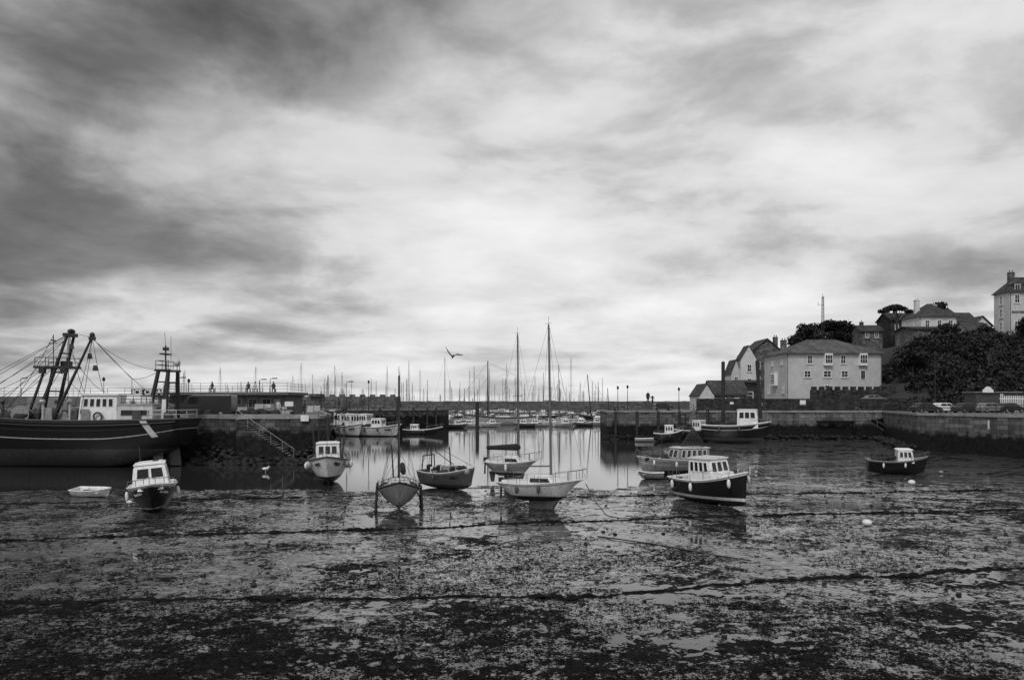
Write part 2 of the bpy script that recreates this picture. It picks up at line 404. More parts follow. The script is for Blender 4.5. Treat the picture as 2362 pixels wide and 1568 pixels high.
for q in(((-.3,0,5.1),b),((-.3,0,5.1),(-2.3,.75,4.2)),((-.3,0,5.1),(-2.3,-.75,4.2)),((-.3,0,5),(-.2,1.3,1.8)),((-.3,0,5),(-.2,-1.3,1.8)),((-.3,0,4),(1.5,1.1,1.9)),((-.3,0,4),(1.5,-1.1,1.9)),((0,-1.1,4.7),(1.8,-1,1.9)),((0,1.2,4.2),(1.8,1,1.9))): mb.wire(*q,r=.015)
mb.obj('rigging',WIRE,e); pulpit(h,e,.6,.35,GREY)
for sd in(-1,1):
    for t in(.35,.6,.75): fender(e,h.surf(t,.85,sd)+Vector((0,sd*.2,-.1)),.2,.3,ball=True,mat=FEND if t<.7 else GREY)
mb=MB(); 
for i in range(14): mb.sph((random.uniform(-2.6,-.6),random.uniform(-.8,.8),1.5+random.uniform(0,.4)),(.3,.3,.22),7,jit=.25)
mb.obj('net_heap',NET,e)
mb=MB(); mb.prism([(-2.6,.02),(1.6,.02),(2.2,.4),(-2.9,.5)],-.07,.07); mb.obj('keel',DGREY,e)

# D
hm=M_hull('clinker_hull',.6,.1,.42,band=[(.93,1,.08)],clinker=True,rough=.6)
e=thing('sailing_boat','clinker-built wooden sailing boat propped upright on beaching legs','sailing boat',(-6.38,44.9,0),rot=(0,0,R(-81)))
h=Hull(5.2,2.35,1.15,sb=.6,ss=.1,tw=.7,rake=.35,kb=.35,ks=.1,p0=.36,p1=.68,full=2.8,z0=.25); build_hull(h,e,hm,DGREY,DECK,bul=.1,rail_r=.035)
mb=MB(); mb.prism([(-2.2,.0),(1.5,.0),(2.1,.55),(-2.2,.5)],-.06,.06); mb.obj('keel',WOOD,e)
for sd in(-1,1):
    for x in(.8,-.9):
        mb=MB(); mb.cyl((x,sd*1.2,1.4),(x,sd*1.28,0.0),.07,.065); mb.box(x-.14,x+.14,sd*1.28-.12,sd*1.28+.12,-.01,.06); mb.cyl((x,sd*1.24,.5),(x+.5,sd*.9,1.1),.018); mb.obj('beaching_leg',DSPAR,e)
mb=MB(); mb.cyl((.3,0,1.1),(.28,0,7.5),.075,.045); mb.cyl((.28,0,7.4),(.28,0,8.0),.014); mb.obj('mast',DSPAR,e)
mb=MB(); mb.cyl((-.1,.1,2.1),(-2.5,.3,2.3),.04); mb.obj('boom',DSPAR,e)
mb=MB(); mb.cyl((0.1,-.28,1.3),(-.2,-.4,3.6),.05,.035); mb.obj('mizzen_mast',DSPAR,e)
mb=MB(); mb.cyl((2.2,0,1.65),(3.3,0,1.9),.05,.03); mb.obj('bowsprit',DSPAR,e)
mb=MB(); b=Vector((3.2,0,1.87))
for q in((b,(.28,0,7.2)),((2.4,0,1.7),(.28,0,5.8)),((-2.5,0,1.3),(.28,0,7.3)),((.1,1.02,1.2),(.28,0,6.4)),((.1,-1.02,1.2),(.28,0,6.4)),((-.3,1.0,1.2),(.28,0,5.6)),((-.3,-1.0,1.2),(.28,0,5.6)),((.6,-.98,1.2),(-.2,-.4,3.6)),((.6,-.98,1.2),(.28,0,4.4)),((.9,.98,1.2),(.28,0,3.4)),((.9,-.98,1.2),(.28,0,3.4)),((1.2,.9,1.2),(.28,0,2.6)),((1.2,-.9,1.2),(.28,0,2.6))): mb.wire(*q,r=.012)
mb.obj('rigging',WIRE,e)
mb=MB()
for i in range(12): mb.sph((-2.2+i*.2,.25,2.28-i*.015),(.2,.16,.2),7,jit=.1)
mb.obj('furled_sail',CANVAS,e)
cabin(e,-.5,.9,1.3,1.1,1.7,CREAM,CREAM,slF=.2,nf=2,nsd=2,vb=(.3,.8),rover=.03,rt=.03)
stanchions(h,e,(.05,.3,.55,.8),.35,DSPAR); pulpit(h,e,.75,.35,DSPAR)
for sd in(-1,1): fender(e,h.surf(.6,.85,sd)+Vector((0,sd*.12,-.05)),.13,.24,mat=FEND)

# E
hm=M_hull('workboat_hull_grey',.28,.09,.35,band=[(.88,1,.5)],clinker=True,rough=.55)
e=thing('fishing_boat','grey open wooden fishing boat cluttered with gear on mud','fishing boat',(-4.4,55.4,0),rot=(R(2),0,R(-34)))
h=Hull(4.6,1.9,1.15,sb=.45,ss=.1,tw=.75,rake=.35,kb=.3,p0=.4,p1=.8); build_hull(h,e,hm,CREAM,WOOD,bul=.35,rail_r=.04)
hull_text(h,e,'BM17',.28,.74,.68,-1,BLACK)
mb=MB(); mb.box(-.2,.5,-.4,.4,.8,1.6,taper=.9); mb.obj('engine_box',GREY,e)
mb=MB(); mb.box(-1.1,-.7,-.5,.5,.8,1.25); mb.obj('bench',GREY,e)
mb=MB(); mb.cyl((-1.5,0,.9),(-1.5,0,3.2),.05,.035); mb.cyl((-1.5,0,2.8),(.4,.1,1.7),.03); mb.obj('mast',DSPAR,e)
mb=MB(); mb.cyl((0,.3,1.3),(-.1,.3,2.9),.045); mb.obj('exhaust_stack',DSPAR,e)
mb=MB(); mb.cyl((-1.8,-.7,1.2),(-1.75,-.6,2.3),.04);mb.cyl((-1.8,.7,1.2),(-1.75,.6,2.3),.04);mb.cyl((-1.75,-.6,2.3),(-1.75,.6,2.3),.04); mb.obj('stern_frame',DSPAR,e)
mb=MB()
for i in range(26): mb.sph((-1.7+i*.12,random.uniform(-.5,.5),1.1+random.uniform(0,.4)),(random.uniform(.15,.3),.25,.2),7,jit=.25)
mb.obj('net_heap',NET,e)
for i in range(4):
    mb=MB(); mb.box(-1.4+i*.75,-1.15+i*.75,-.3,.1,1.1,1.5+.12*(i%2),taper=.9); mb.obj('fish_crate',CREAM if i%2 else WHITE,e)
mb=MB(); b=h.surf(1,1);b.y=0; mb.wire((-1.5,0,3.1),b,r=.014); mb.wire((-1.5,0,3.1),(-2.2,.5,1.3),r=.014); mb.wire((-1.5,0,3.1),(-2.2,-.5,1.3),r=.014); mb.obj('rigging',WIRE,e)
fender(e,h.surf(.92,.95,-1)+Vector((.1,-.15,-.1)),.17,.2,ball=True,mat=GREY); fender(e,h.surf(.4,.8,-1)+Vector((0,-.12,-.1)),.1,.2,mat=DGREY)

# I
hm=M_hull('launch_hull_dark',.014,.012,.38,band=[(.93,1,.8)],wl2=(.18,.75))
e=thing('motor_launch','dark-hulled launch with white wheelhouse and hanging fenders on mud','motorboat',(11.9,47.2,0),rot=(R(3),R(-1),R(-64)))
h=Hull(6.1,2.35,1.45,sb=.6,ss=.05,tw=.75,rake=.3,kb=.12,ks=.1,p0=.36,p1=.7,full=2.5); build_hull(h,e,hm,WHITE,DECK,bul=.2,rail_r=.05)
cabin(e,-1.2,1.0,1.6,1.3,2.7,WHITE,CREAM,slF=.35,slB=0,tap=.86,nf=3,nsd=4,vb=(.48,.88),fmat=WHITE,rover=.1)
cabin(e,.95,1.8,1.15,1.3,1.9,WHITE,WHITE,slF=.35,tap=.8,nf=0,nsd=1,name='foredeck_cabin',rover=.02,rt=.03,vb=(.3,.7))
pulpit(h,e,.62,.5); stanchions(h,e,(.03,.12,.25),.5)
mb=MB(); mb.cyl((-.8,0,2.7),(-.8,0,3.4),.02); mb.cyl((-.8,-.25,3.0),(-.8,.25,3.0),.015); mb.obj('antenna',ALU,e)
for t in(.12,.45,.88): fender(e,h.surf(t,.85,-1)+Vector((0,-.15,-.15)),.14,.27)
fender(e,h.surf(.9,.9,1)+Vector((.1,.15,-.15)),.13,.25); fender(e,h.surf(.6,.9,1)+Vector((0,.15,-.15)),.13,.25)
mb=MB(); mb.cyl((-2.4,-.7,1.25),(-2.4,-.7,2.1),.02); mb.cyl((-2.4,.7,1.25),(-2.4,.7,2.1),.02);mb.cyl((-2.4,-.7,2.1),(-2.4,.7,2.1),.02); mb.obj('stern_rail',ALU,e)
mb=MB(); mb.box(-2.1,-1.6,-.5,.5,1.2,1.6); mb.obj('stern_bench',CREAM,e)

# H
hm=M_hull('angling_hull',.3,.05,.4,band=[(.88,1,.55),(.6,.64,.6)])
e=thing('fishing_boat','grey passenger fishing boat with long canopy and conical net','fishing boat',(13.6,66.5,0),rot=(0,0,R(-163)))
h=Hull(7.0,2.4,1.25,sb=.35,ss=.1,tw=.8,rake=.5,kb=.3,p0=.38,p1=.8); build_hull(h,e,hm,CREAM,DECK,bul=.2,rail_r=.04)
cabin(e,-2.8,.3,1.8,1.1,2.2,GREY,CREAM,slF=.3,nf=2,nsd=5,vb=(.3,.88),fmat=WHITE,rover=.1,tap=.92)
pulpit(h,e,.55,.45)
mb=MB(); n=22; xc=-1.7
for i in range(n):
    a=2*math.pi*i/n; mb.wire((xc,0,3.95),(xc+1.1*math.cos(a),.85*math.sin(a),2.33),r=.022)
for k in(.15,.3,.45,.6,.75,.88,1):
    pts=[(xc+k*1.1*math.cos(2*math.pi*i/n),k*.85*math.sin(2*math.pi*i/n),3.95-k*1.62) for i in range(n+1)]; mb.tube(pts,.022,4)
mb.obj('conical_net',WIRE,e)
mb=MB(); mb.cyl((1.2,0,1.3),(1.2,0,3.1),.035); mb.wire((1.2,0,3.1),(3.3,0,1.7)); mb.wire((1.2,0,3.1),(xc,0,3.9)); mb.obj('mast',DSPAR,e)
mb=MB()
for i in range(8): mb.sph((.6+i*.3,random.uniform(-.5,.5),1.3+random.uniform(0,.25)),(.25,.25,.2),7,jit=.25)
mb.obj('net_heap',NET,e)
for t in(.3,.6,.85): fender(e,h.surf(t,.8,1)+Vector((0,.15,-.1)),.13,.24)

# J
hm=M_hull('small_boat_dark',.04,.07,.25,band=[(.9,1,.3)],clinker=True,rough=.5)
e=thing('fishing_boat','small dark fishing boat with white wheelhouse resting on mud','fishing boat',(32.4,67,0.0),rot=(R(2),0,R(-14)))
h=Hull(4.7,1.95,1.1,sb=.4,ss=.1,tw=.8,rake=.3,kb=.15,p0=.38,p1=.75); build_hull(h,e,hm,GREY,WOOD,bul=.25,rail_r=.04)
cabin(e,-.1,1.2,1.4,.95,2.05,WHITE,WHITE,slF=.2,nf=2,nsd=3,vb=(.45,.88),fmat=WHITE,rover=.08)
pulpit(h,e,.72,.35)
mb=MB(); mb.cyl((.5,0,2.1),(.5,0,2.7),.025); mb.cyl((.5,-.2,2.45),(.5,.2,2.45),.015); mb.obj('antenna',DGREY,e)
mb=MB()
for k in range(5):
    x=-1.9+k*.4; mb.tube([(x,-.8,1.2)]+[(x,.8*math.sin(a),1.2+.6*math.cos(a)) for a in np.linspace(-1.5,1.5,7)]+[(x,.8,1.2)],.022,4)
mb.tube([(-1.9,0,1.8),(-.3,0,1.8)],.022,4); mb.obj('canopy_hoops',WIRE,e)
mb=MB()
for i in range(7): mb.sph((-1.8+i*.25,random.uniform(-.4,.4),1.1+random.uniform(0,.25)),(.25,.25,.2),7,jit=.25)
mb.obj('net_heap',NET,e)
for t in(.25,.62): fender(e,h.surf(t,.8,-1)+Vector((0,-.13,-.1)),.11,.22)

def dinghy(label,loc,rz,L=2.7,B=1.3,mat=None,tilt=0):
    e=thing('dinghy',label,'dinghy',loc,rot=(R(tilt),0,R(rz)))
    h=Hull(L,B,.5,sb=.12,ss=.02,tw=.8,rake=.25,kb=.2,p0=.35,p1=.7); build_hull(h,e,mat,WHITE,GREY,bul=.33,rail_r=.03,nst=16,nr=8)
    for x in(-L*.3,0,L*.25):
        mb=MB(); mb.box(x-.1,x+.1,-B*.42,B*.42,.36,.39); mb.obj('thwart',CREAM,e)
    for y in(.15,-.15):
        mb=MB(); mb.cyl((-L*.3,y,.42),(L*.35,y*.7,.44),.025); mb.obj('oar',WOOD,e)
    return e
dm=M_hull('dinghy_hull',.75,.35,.08,band=[(.85,1,.8)])
dinghy('small white rowing dinghy lying on wet mud',(-26.6,50.6,0.0),-12,2.7,1.25,dm,tilt=7)
dinghy('small grey dinghy lying at the water edge',(10.9,62.5,0.0),170,2.0,1.1,M_hull('dinghy_grey',.3,.1,.05))

# ------------------------------------------------------------------ trawler
tm=M_hull('trawler_hull',.011,.06,1.75,band=[(.955,1,.05),(.625,.645,.65),(.8,.81,.07)],rough=.45)
e=thing('trawler','large dark-hulled beam trawler with white wheelhouse beside the quay','trawler',(-41.1,75.2,0),rot=(0,0,R(180)))
h=Hull(24.4,7.2,4.35,sb=1.2,ss=.15,tw=.72,rake=2.0,kb=.25,ks=.5,p0=.33,p1=.8,full=3,trake=.4,z0=-.2,xo=1.9)
build_hull(h,e,tm,DGREY,DGREY,bul=.9,nst=40,nr=16,rail_r=.08)
mb=MB(); vs=[]
for i in range(9):
    v=.52+.46*i/8; t0=.075+.04*(i/8)
    for tt in(t0,t0+.024):
        p=h.surf(tt,v,1); vs.append(p+Vector((0,.06,0)))
mb.add(vs,[(2*i,2*i+1,2*i+3,2*i+2) for i in range(8)]); mb.obj('painted_stripe',WHITE,e)
mb=MB(); mb.prism([(-9.9,0.1),(-8.9,0.1),(-8.7,1.9),(-9.7,1.9)],-.1,.1); mb.obj('rudder',DGREY,e)
mb=MB(); A=[(-8.6,1.0*math.cos(a),1.05+1.0*math.sin(a)) for a in np.linspace(0,2*math.pi,21)]; Bq=[(-7.7,1.1*math.cos(a),1.05+1.1*math.sin(a)) for a in np.linspace(0,2*math.pi,21)]
mb.add(A+Bq,[(i,i+1,22+i,21+i) for i in range(20)],0,True); nz_=mb.obj('propeller_nozzle',DGREY,e); md=nz_.modifiers.new('s','SOLIDIFY'); md.thickness=.12
mb=MB(); pts=[h.surf(float(t),.9,1)+Vector((0,.06,0)) for t in np.linspace(.01,.95,30)]; mb.tube(pts,.07,6); mb.obj('rubbing_strake',BLACK,e)
cabin(e,-4.9,-1.2,4.4,3.6,6.65,WHITE,CREAM,slF=.3,slB=.1,tap=.93,nf=5,nsd=5,vb=(.66,.9),fmat=WHITE,rover=.2,rt=.12,name='wheelhouse')
cabin(e,-8.3,-4.95,4.8,3.6,5.75,CREAM,GREY,slF=.02,slB=.1,tap=.97,nf=0,nsd=2,vb=(.55,.8),fmat=CREAM,rover=.1,rt=.1,name='deckhouse')
mb=MB(); mb.box(-6.6,-5.2,-1.2,1.2,5.9,6.7,taper=.9); mb.obj('funnel_casing',WHITE,e)
mb=MB(); mb.box(-7.8,-6.9,1.0,1.6,5.9,6.5); mb.obj('life_raft_box',WHITE,e)
mb=MB(); ring=[(-3.2+.38*math.cos(a),2.35,4.7+.38*math.sin(a)) for a in np.linspace(0,2*math.pi,15)]; mb.tube(ring,.09,6); mb.obj('lifebuoy',DGREY,e)
mb=MB(); mb.box(-2.4,-1.6,2.26,2.3,4.0,5.4); mb.obj('door',GREY,e)
mb=MB(); mb.box(-7.2,-6.4,2.4,2.45,4.0,5.3); mb.obj('door',DGREY,e)
mb=MB()
for z in(6.0,6.3,6.6): mb.tube([(-8.2,-2,z),(-8.2,2.2,z),(-5.3,2.2,z)],.03)
for x in(-8.2,-7.6,-6.4,-5.3): mb.cyl((x,2.2,5.8),(x,2.2,6.6),.03)
mb.obj('guard_rail',DGREY,e)
mb=MB()
for z in(4.9,5.3): mb.tube([(-10.4,-2.4,z),(-10.4,2.4,z),(-8,2.9,z)],.035)
for p in((-10.4,-2.4),(-10.4,0),(-10.4,2.4),(-9.2,2.65),(-8,2.9)): mb.cyl((*p,4.3),(*p,5.3),.035)
mb.obj('stern_rail',CREAM,e)
mb=MB()
for yy in(-1.6,1.6): mb.cyl((3.1,yy,3.5),(.55,yy*.35,12.4),.2,.13,10)
mb.box(.3,.9,-.8,.8,12.2,12.5); mb.sph((.5,0,12.7),(.3,.5,.25),8)
for k in(.2,.4,.6,.8): mb.cyl((3.1-2.55*k,-1.6*(1-.65*k),3.5+8.9*k),(3.1-2.55*k,1.6*(1-.65*k),3.5+8.9*k),.07)
mb.obj('gantry_mast',DSPAR,e)
mb=MB()
for yy in(-1,1): mb.cyl((4.2,yy*1.4,3.5),(2.6,yy*.6,9.3),.15,.12)
mb.cyl((2.6,-.6,9.3),(2.6,.6,9.3),.1); mb.obj('gantry_support',DSPAR,e)
mb=MB(); mb.cyl((1.4,1.9,3.8),(-2.1,1.2,12.1),.17,.1,10); mb.sph((-2.1,1.2,12.25),(.25,.25,.28),8); mb.box(-2.35,-1.85,1.0,1.4,11.8,12.1); mb.obj('derrick_boom',DSPAR,e)
mb=MB(); mb.box(.2,3.4,-1.2,1.2,9.2,9.4)
for x in(.3,1.3,2.3,3.3):
    for yy in(-1.1,1.1): mb.cyl((x,yy,9.3),(x,yy,10.2),.03)
for yy in(-1.1,1.1): 
    for z in(9.8,10.2): mb.cyl((.3,yy,z),(3.3,yy,z),.03)
mb.box(.6,1.2,-.4,.6,9.4,9.9); mb.box(2.4,2.9,.8,1.2,8.7,9.2); mb.box(.4,.9,.9,1.25,8.7,9.2)
mb.obj('lamp_platform',DSPAR,e)
mb=MB(); mb.cyl((2.2,0,9.4),(2.2,0,12.4),.04); mb.cyl((1.9,0,11.6),(2.7,0,11.6),.03); mb.box(2.1,2.3,-.3,.3,11.8,11.9); mb.obj('antenna',DSPAR,e)
mb=MB()
for q in (((.5,.2,12.5),(12.2,1.0,6.0)),((.5,-.2,12.5),(12.0,-1,6.0)),((.5,0,12.5),(8,0,5)),((2,.4,9.9),(9,1.5,4.8)),((-2.1,1.2,12.0),(.5,0,12.6)),((-2.1,1.2,12.0),(-3,1.0,7)),((-2.1,1.2,12),(-7.7,1.0,6.6)),((-2.1,1.2,12),(-5.5,0.6,8.2)),((.5,.3,12.3),(-1.5,1.5,7)),((.5,.5,12.3),(.2,2.2,4.6)),((.5,.5,12.3),(-.5,2.4,4.6)),((-2.1,1.2,11.9),(-1.6,2.4,5)),((-2.1,1.2,11.9),(-8.2,.8,9)),((2.2,0,12.3),(7,0,5)),((3,1.5,6),(9.5,2,4.9)),((2,1.1,9.3),(5.5,2.6,4.9)),((2,-1.1,9.3),(6,-2.6,4.9)),((.5,.3,12.3),(-.4,2.3,5)),((-2.1,1.2,12),(-.8,2.3,5)),((.5,.2,12.5),(12.5,0,5.6)),((.5,.2,12.5),(10,2,5.2)),((2.6,.6,9.3),(11,2.2,5.2)),((2.6,-.6,9.3),(10,-2,5.1)),((-5.5,.6,8.2),(-8.2,.8,9)),((-5.5,.6,8.2),(-5.5,.6,6.7)),((1.5,1,9.3),(-1.5,1.9,6.8)),((.5,.4,12.4),(2.8,2.2,4.6)),((-2.1,1.2,12),(.8,2.3,4.8)),((.5,.4,11),(-3.5,1.5,6.9))):
    mb.wire(q[0],q[1],sag=random.choice((0,.25,.6)),r=.024)
mb.obj('rigging',WIRE,e)
for x,z in((-1.9,10.3),(-.2,11.2),(-2.4,9.2)):
    mb=MB(); mb.box(x-.18,x+.18,1.1,1.4,z-.25,z+.25,taper=.7); mb.obj('pulley_block',DSPAR,e)
mb=MB()
for yy in(-1.5,1.5):
    mb.cyl((-7.2,yy,3.6),(-8.2,yy*.7,9.0),.24,.18,10); mb.cyl((-8.9,yy,3.6),(-9.1,yy*.7,9.0),.24,.18,10)
    for k in(.35,.6,.8): mb.cyl((-7.2-k,yy*(1-.3*k),3.6+5.4*k),(-8.9-.2*k,yy*(1-.3*k),3.6+5.4*k),.06)
mb.box(-9.3,-7.9,-1.3,1.3,8.9,9.1); mb.obj('aft_gantry',[DSPAR],e)
for pl,y0 in (([(-7.0,3.6),(-6.5,3.6),(-7.35,6.3),(-7.75,6.3)],1.70),([(-9.15,3.6),(-8.7,3.6),(-8.85,6.3),(-9.2,6.3)],1.72)):
    mb=MB(); mb.prism(pl,y0,y0+.08); mb.obj('gantry_base_panel',WHITE,e)
mb=MB()
for x in(-9.2,-8.6,-8.0): 
    for yy in(-1.2,1.2): mb.cyl((x,yy,9.0),(x,yy,9.9),.03)
for z in(9.5,9.9):
    for yy in(-1.2,1.2): mb.cyl((-9.2,yy,z),(-8,yy,z),.03)
    mb.cyl((-8,-1.2,z),(-8,1.2,z),.03)
mb.cyl((-8.4,0,9.1),(-8.4,0,11.4),.07); mb.cyl((-8.4,0,11.4),(-8.3,0,12.6),.02); mb.cyl((-8.9,0,9.1),(-8.9,0,12.2),.02); mb.box(-8.7,-8.1,-.7,.7,10.5,10.62); mb.box(-8.65,-8.2,-.2,.2,10.9,11.2)
mb.obj('radar_mast',DSPAR,e)
mb=MB(); mb.sph((-9.9,1.0,9.7),.32,12); mb.cyl((-9.9,1.0,9.0),(-9.9,1,9.4),.06); mb.cyl((-9.9,1,9.03),(-9.1,1,9.03),.05); mb.obj('satellite_dome',CREAM,e)
mb=MB()
for i in range(26): mb.sph((3+i*.2,random.uniform(-2,2.6),4.2+random.uniform(0,.8)),(.6,.5,.4),8,jit=.25)
mb.obj('net_heap',NET,e)
mb=MB(); mb.box(6,11,-1.8,1.8,4.0,5.4,taper=.95); mb.obj('forecastle',CREAM,e)
mb=MB(); mb.box(-.6,2.6,-1.6,1.6,3.6,5.0,taper=.9); mb.obj('hatch_house',GREY,e)
mb=MB(); mb.cyl((4,-2.2,4.9),(4,2.2,4.9),.6,n=14); 
for yy in(-2.2,-.7,.7,2.2): mb.cyl((4,yy-.05,4.9),(4,yy+.05,4.9),.85,n=16)
mb.obj('trawl_winch',GREY,e)
for x,z in ((5.2,5.2),(-.9,5.3),(-9.4,5.1),(8.2,5.9),(1.4,5.5),(6.6,5.6),(9.6,5.7)):
    mb=MB(); mb.box(x-.3,x+.3,1.2,2.2,z-1.2,z,taper=.9); mb.obj('deck_locker',random.choice([WHITE,GREY,DGREY]),e)
for x in(-6.0,-.2,2.3,6.0,7.5):
    mb=MB(); mb.cyl((x,1.5,4),(x,1.5,6.1),.12); mb.sph((x,1.6,6.1),(.25,.3,.22),8); mb.obj('ventilator',CREAM if x<3 else DGREY,e)

# ------------------------------------------------------------------ moored boats
def mid_boat(label,loc,rz,L,B,H,hullm,cab,txt=None,mast=2.6,gant=True,group=None,front=True):
    e=thing('fishing_boat',label,'fishing boat',loc,rot=(0,0,R(rz)),group=group)
    h=Hull(L,B,H,sb=.6,ss=.1,tw=.8,rake=L*.1,kb=.35,p0=.38,p1=.85,full=2.6); build_hull(h,e,hullm,WHITE if front else GREY,DECK,bul=.35,nst=20,nr=10,rail_r=.07)
    x0,x1,z1=cab
    cabin(e,x0,x1,B*.62,H-.4,z1,WHITE,WHITE,slF=.25,nf=3,nsd=3,vb=(.55,.88),fmat=WHITE)
    mb=MB(); xm=x0+.3; mb.cyl((xm,0,z1),(xm,0,z1+mast),.09,.06); mb.cyl((xm,-.7,z1+mast*.6),(xm,.7,z1+mast*.6),.045)
    mb.obj('mast',DSPAR,e)
    if gant:
        mb=MB(); xa=-L*.42
        for s in(-1,1): mb.cyl((xa,s*B*.35,H-.2),(xa,s*B*.3,H+2.4),.1)
        mb.cyl((xa,-B*.3,H+2.4),(xa,B*.3,H+2.4),.1); mb.cyl((xa,0,H+2.4),(xm,0,z1+mast*.7),.04); mb.cyl((xa,-B*.3,H+1.2),(xa,B*.3,H+1.2),.06); mb.obj('stern_gantry',DSPAR,e)
    w=MB(); b=h.surf(1,1); b.y=0
    w.wire(b,(xm,0,z1+mast),r=.025); w.wire((-L*.46,0,H+.2),(xm,0,z1+mast),r=.025)
    for s in(-1,1): w.wire((xm,s*B*.45,H),(xm,0,z1+mast*.9),r=.02)
    w.obj('rigging',WIRE,e)
    pulpit(h,e,.65,.6,GREY)
    if txt:
        for s in(-1,1): hull_text(h,e,txt,.55,.8,.7,s,DGREY,.02)
    mb=MB()
    for i in range(10): mb.sph((-L*.4+(x0+L*.4-.3)*i/9,random.uniform(-B*.2,B*.2),H+random.uniform(-.2,.4)),(.5,.4,.35),7,jit=.25)
    mb.obj('net_heap',NET,e)
    for t in(.3,.6): fender(e,h.surf(t,.8,-1)+Vector((0,-.2,-.1)),.22,.35,mat=DGREY)
    return e
fw=M_hull('moored_hull_white',.75,.05,.35,band=[(.9,1,.2)],wl2=(.15,.05))
fg=M_hull('moored_hull_grey',.16,.04,.3,band=[(.88,1,.6)])
fb=M_hull('moored_hull_dark',.03,.05,.3,band=[(.88,1,.4)])
mid_boat('white fishing boat with lifting gear moored by the pier',(-29.0,143,-.3),-50,8.2,3.3,2.0,fw,(-.5,1.8,4.2),'BM30',mast=2.4)
mid_boat('white fishing boat with low wheelhouse moored by the pier',(-23.6,141.5,-.3),-20,8.8,3.1,1.9,fw,(-1.2,1.0,3.4),'BM81',mast=1.6,gant=False)
mid_boat('dark fishing boat with derrick moored against the quay steps',(-32.0,134,-.3),-58,9.5,3.4,2.2,fg,(-.6,1.6,4.3),None,mast=3.8)
mid_boat('dark fishing boat with tall gear moored beside the pier',(-31.8,147,-.3),-40,9,3.3,2.1,fb,(-.6,1.6,4.3),None,mast=3.0)
mid_boat('dark fishing boat with stern gantry rafted beside white boats',(-26.8,148.5,-.3),-35,9,3.3,2.1,fb,(-1.6,.6,4.1),None,mast=2.6)
mid_boat('low dark open boat moored alongside the pier end',(-16.8,151,-.4),-8,7.5,2.4,1.2,fb,(-2.4,-.8,2.2),None,mast=.8,gant=False)
wb=M_hull('workboat_hull_black',.015,.09,.8,band=[(.93,1,.6),(.72,.75,.7)])
mid_boat('black-hulled workboat with white wheelhouse beside the harbour wall',(33.2,118.0,0),-20,9.8,3.8,2.6,wb,(.2,3.2,4.9),None,mast=1.4)
mid_boat('small white-cabined fishing boat aground beside the pier wall',(23.9,121.5,0),-14,4.4,1.9,1.25,fb,(-.6,.9,2.5),None,mast=1.2,gant=False)
mid_boat('dark fishing boat with stern gantry beside the harbour wall',(28.4,122,0),-50,7,2.8,1.7,fb,(-.4,1.3,3.2),None,mast=2.4)
dinghy('small grey dinghy lying beside the pier wall',(20.6,122,0.0),0,3.4,1.4,dm)

# ------------------------------------------------------------------ noise helpers + ground
def hsh(ix,iy,s):
    n=(ix.astype(np.int64)*374761393+iy.astype(np.int64)*668265263+s*1442695041)&0xffffffff
    n=((n^(n>>13))*1274126177)&0xffffffff
    return ((n^(n>>16))&0xffff)/65535.0
def vn(x,y,s=0):
    ix=np.floor(x);iy=np.floor(y);fx=x-ix;fy=y-iy
    fx=fx*fx*(3-2*fx);fy=fy*fy*(3-2*fy)
    a=hsh(ix,iy,s);b=hsh(ix+1,iy,s);c=hsh(ix,iy+1,s);d=hsh(ix+1,iy+1,s)
    return (a*(1-fx)+b*fx)*(1-fy)+(c*(1-fx)+d*fx)*fy-.5
def sm(t): t=np.clip(t,0,1); return t*t*(3-2*t)
def mudh(x,y):
    ys=np.interp(x,[-80,-40,-30,0,7,10,13,17,27,45],[50,51,53,54.5,56,62,78,104,124,136])
    s=y-ys+3*vn(x*.12,y*.12,5)*2+1.5*vn(x*.5,y*.4,6)
    h=np.where(s>0,-.035*s,0); h=np.maximum(h,-1.5)
    xr=x*.985+y*.17; yr=y*.985-x*.17
    big=vn(xr*.13+3,yr*.17,1)*.024+vn(xr*.33,yr*.5+9,2)*.024
    mid=vn(yr*1.0,xr*1.1,3)*.028+vn(xr*2.0,yr*2.2,4)*.036
    fine=vn(xr*4.1,yr*4.3,7)*.042+vn(x*7.3,y*7.9,8)*.034
    near=.004*sm((27-y)/9)
    shore=-.006*sm((y-42)/8)*sm((30-np.abs(x))/12)
    return h+big+mid+fine+near+shore+.008
def spacing(b,step,growth,lim,maxs):
    r=[b]; s=step
    while r[-1]<lim: s=min(s*growth,maxs); r.append(r[-1]+s)
    return r
yd=list(np.arange(10,57,.095)); yd+=spacing(yd[-1]+.12,.13,1.02,140,.7); yd+=[160,200,300,500,900,1600,3000,6000]
xp=list(np.arange(0,27,.095)); xp+=spacing(xp[-1]+.13,.13,1.03,80,.8); xp+=[100,150,300,600,1200,2500,5000]
xs=np.array([-v for v in xp[::-1]][:-1]+xp); ysr=np.array([-200,-20,0,5,8]+yd)
def grid_obj(name,xs,ys,hf,mat):
    X,Y=np.meshgrid(xs,ys); Z=hf(X,Y)
    nx,ny=len(xs),len(ys)
    co=np.stack([X,Y,Z],-1).reshape(-1,3).astype(np.float32)
    i=np.arange(nx-1)[None,:]+nx*np.arange(ny-1)[:,None]
    q=np.stack([i,i+1,i+1+nx,i+nx],-1).reshape(-1).astype(np.int32)
    me=bpy.data.meshes.new(name); me.vertices.add(nx*ny); me.vertices.foreach_set('co',co.ravel())
    nf=(nx-1)*(ny-1); me.loops.add(nf*4); me.loops.foreach_set('vertex_index',q)
    me.polygons.add(nf); me.polygons.foreach_set('loop_start',np.arange(0,nf*4,4,dtype=np.int32)); me.polygons.foreach_set('loop_total',np.full(nf,4,np.int32))
    me.polygons.foreach_set('use_smooth',np.ones(nf,bool))
    me.materials.append(mat); me.update(); me.validate()
    o=bpy.data.objects.new(name,me); COL.objects.link(o); return o
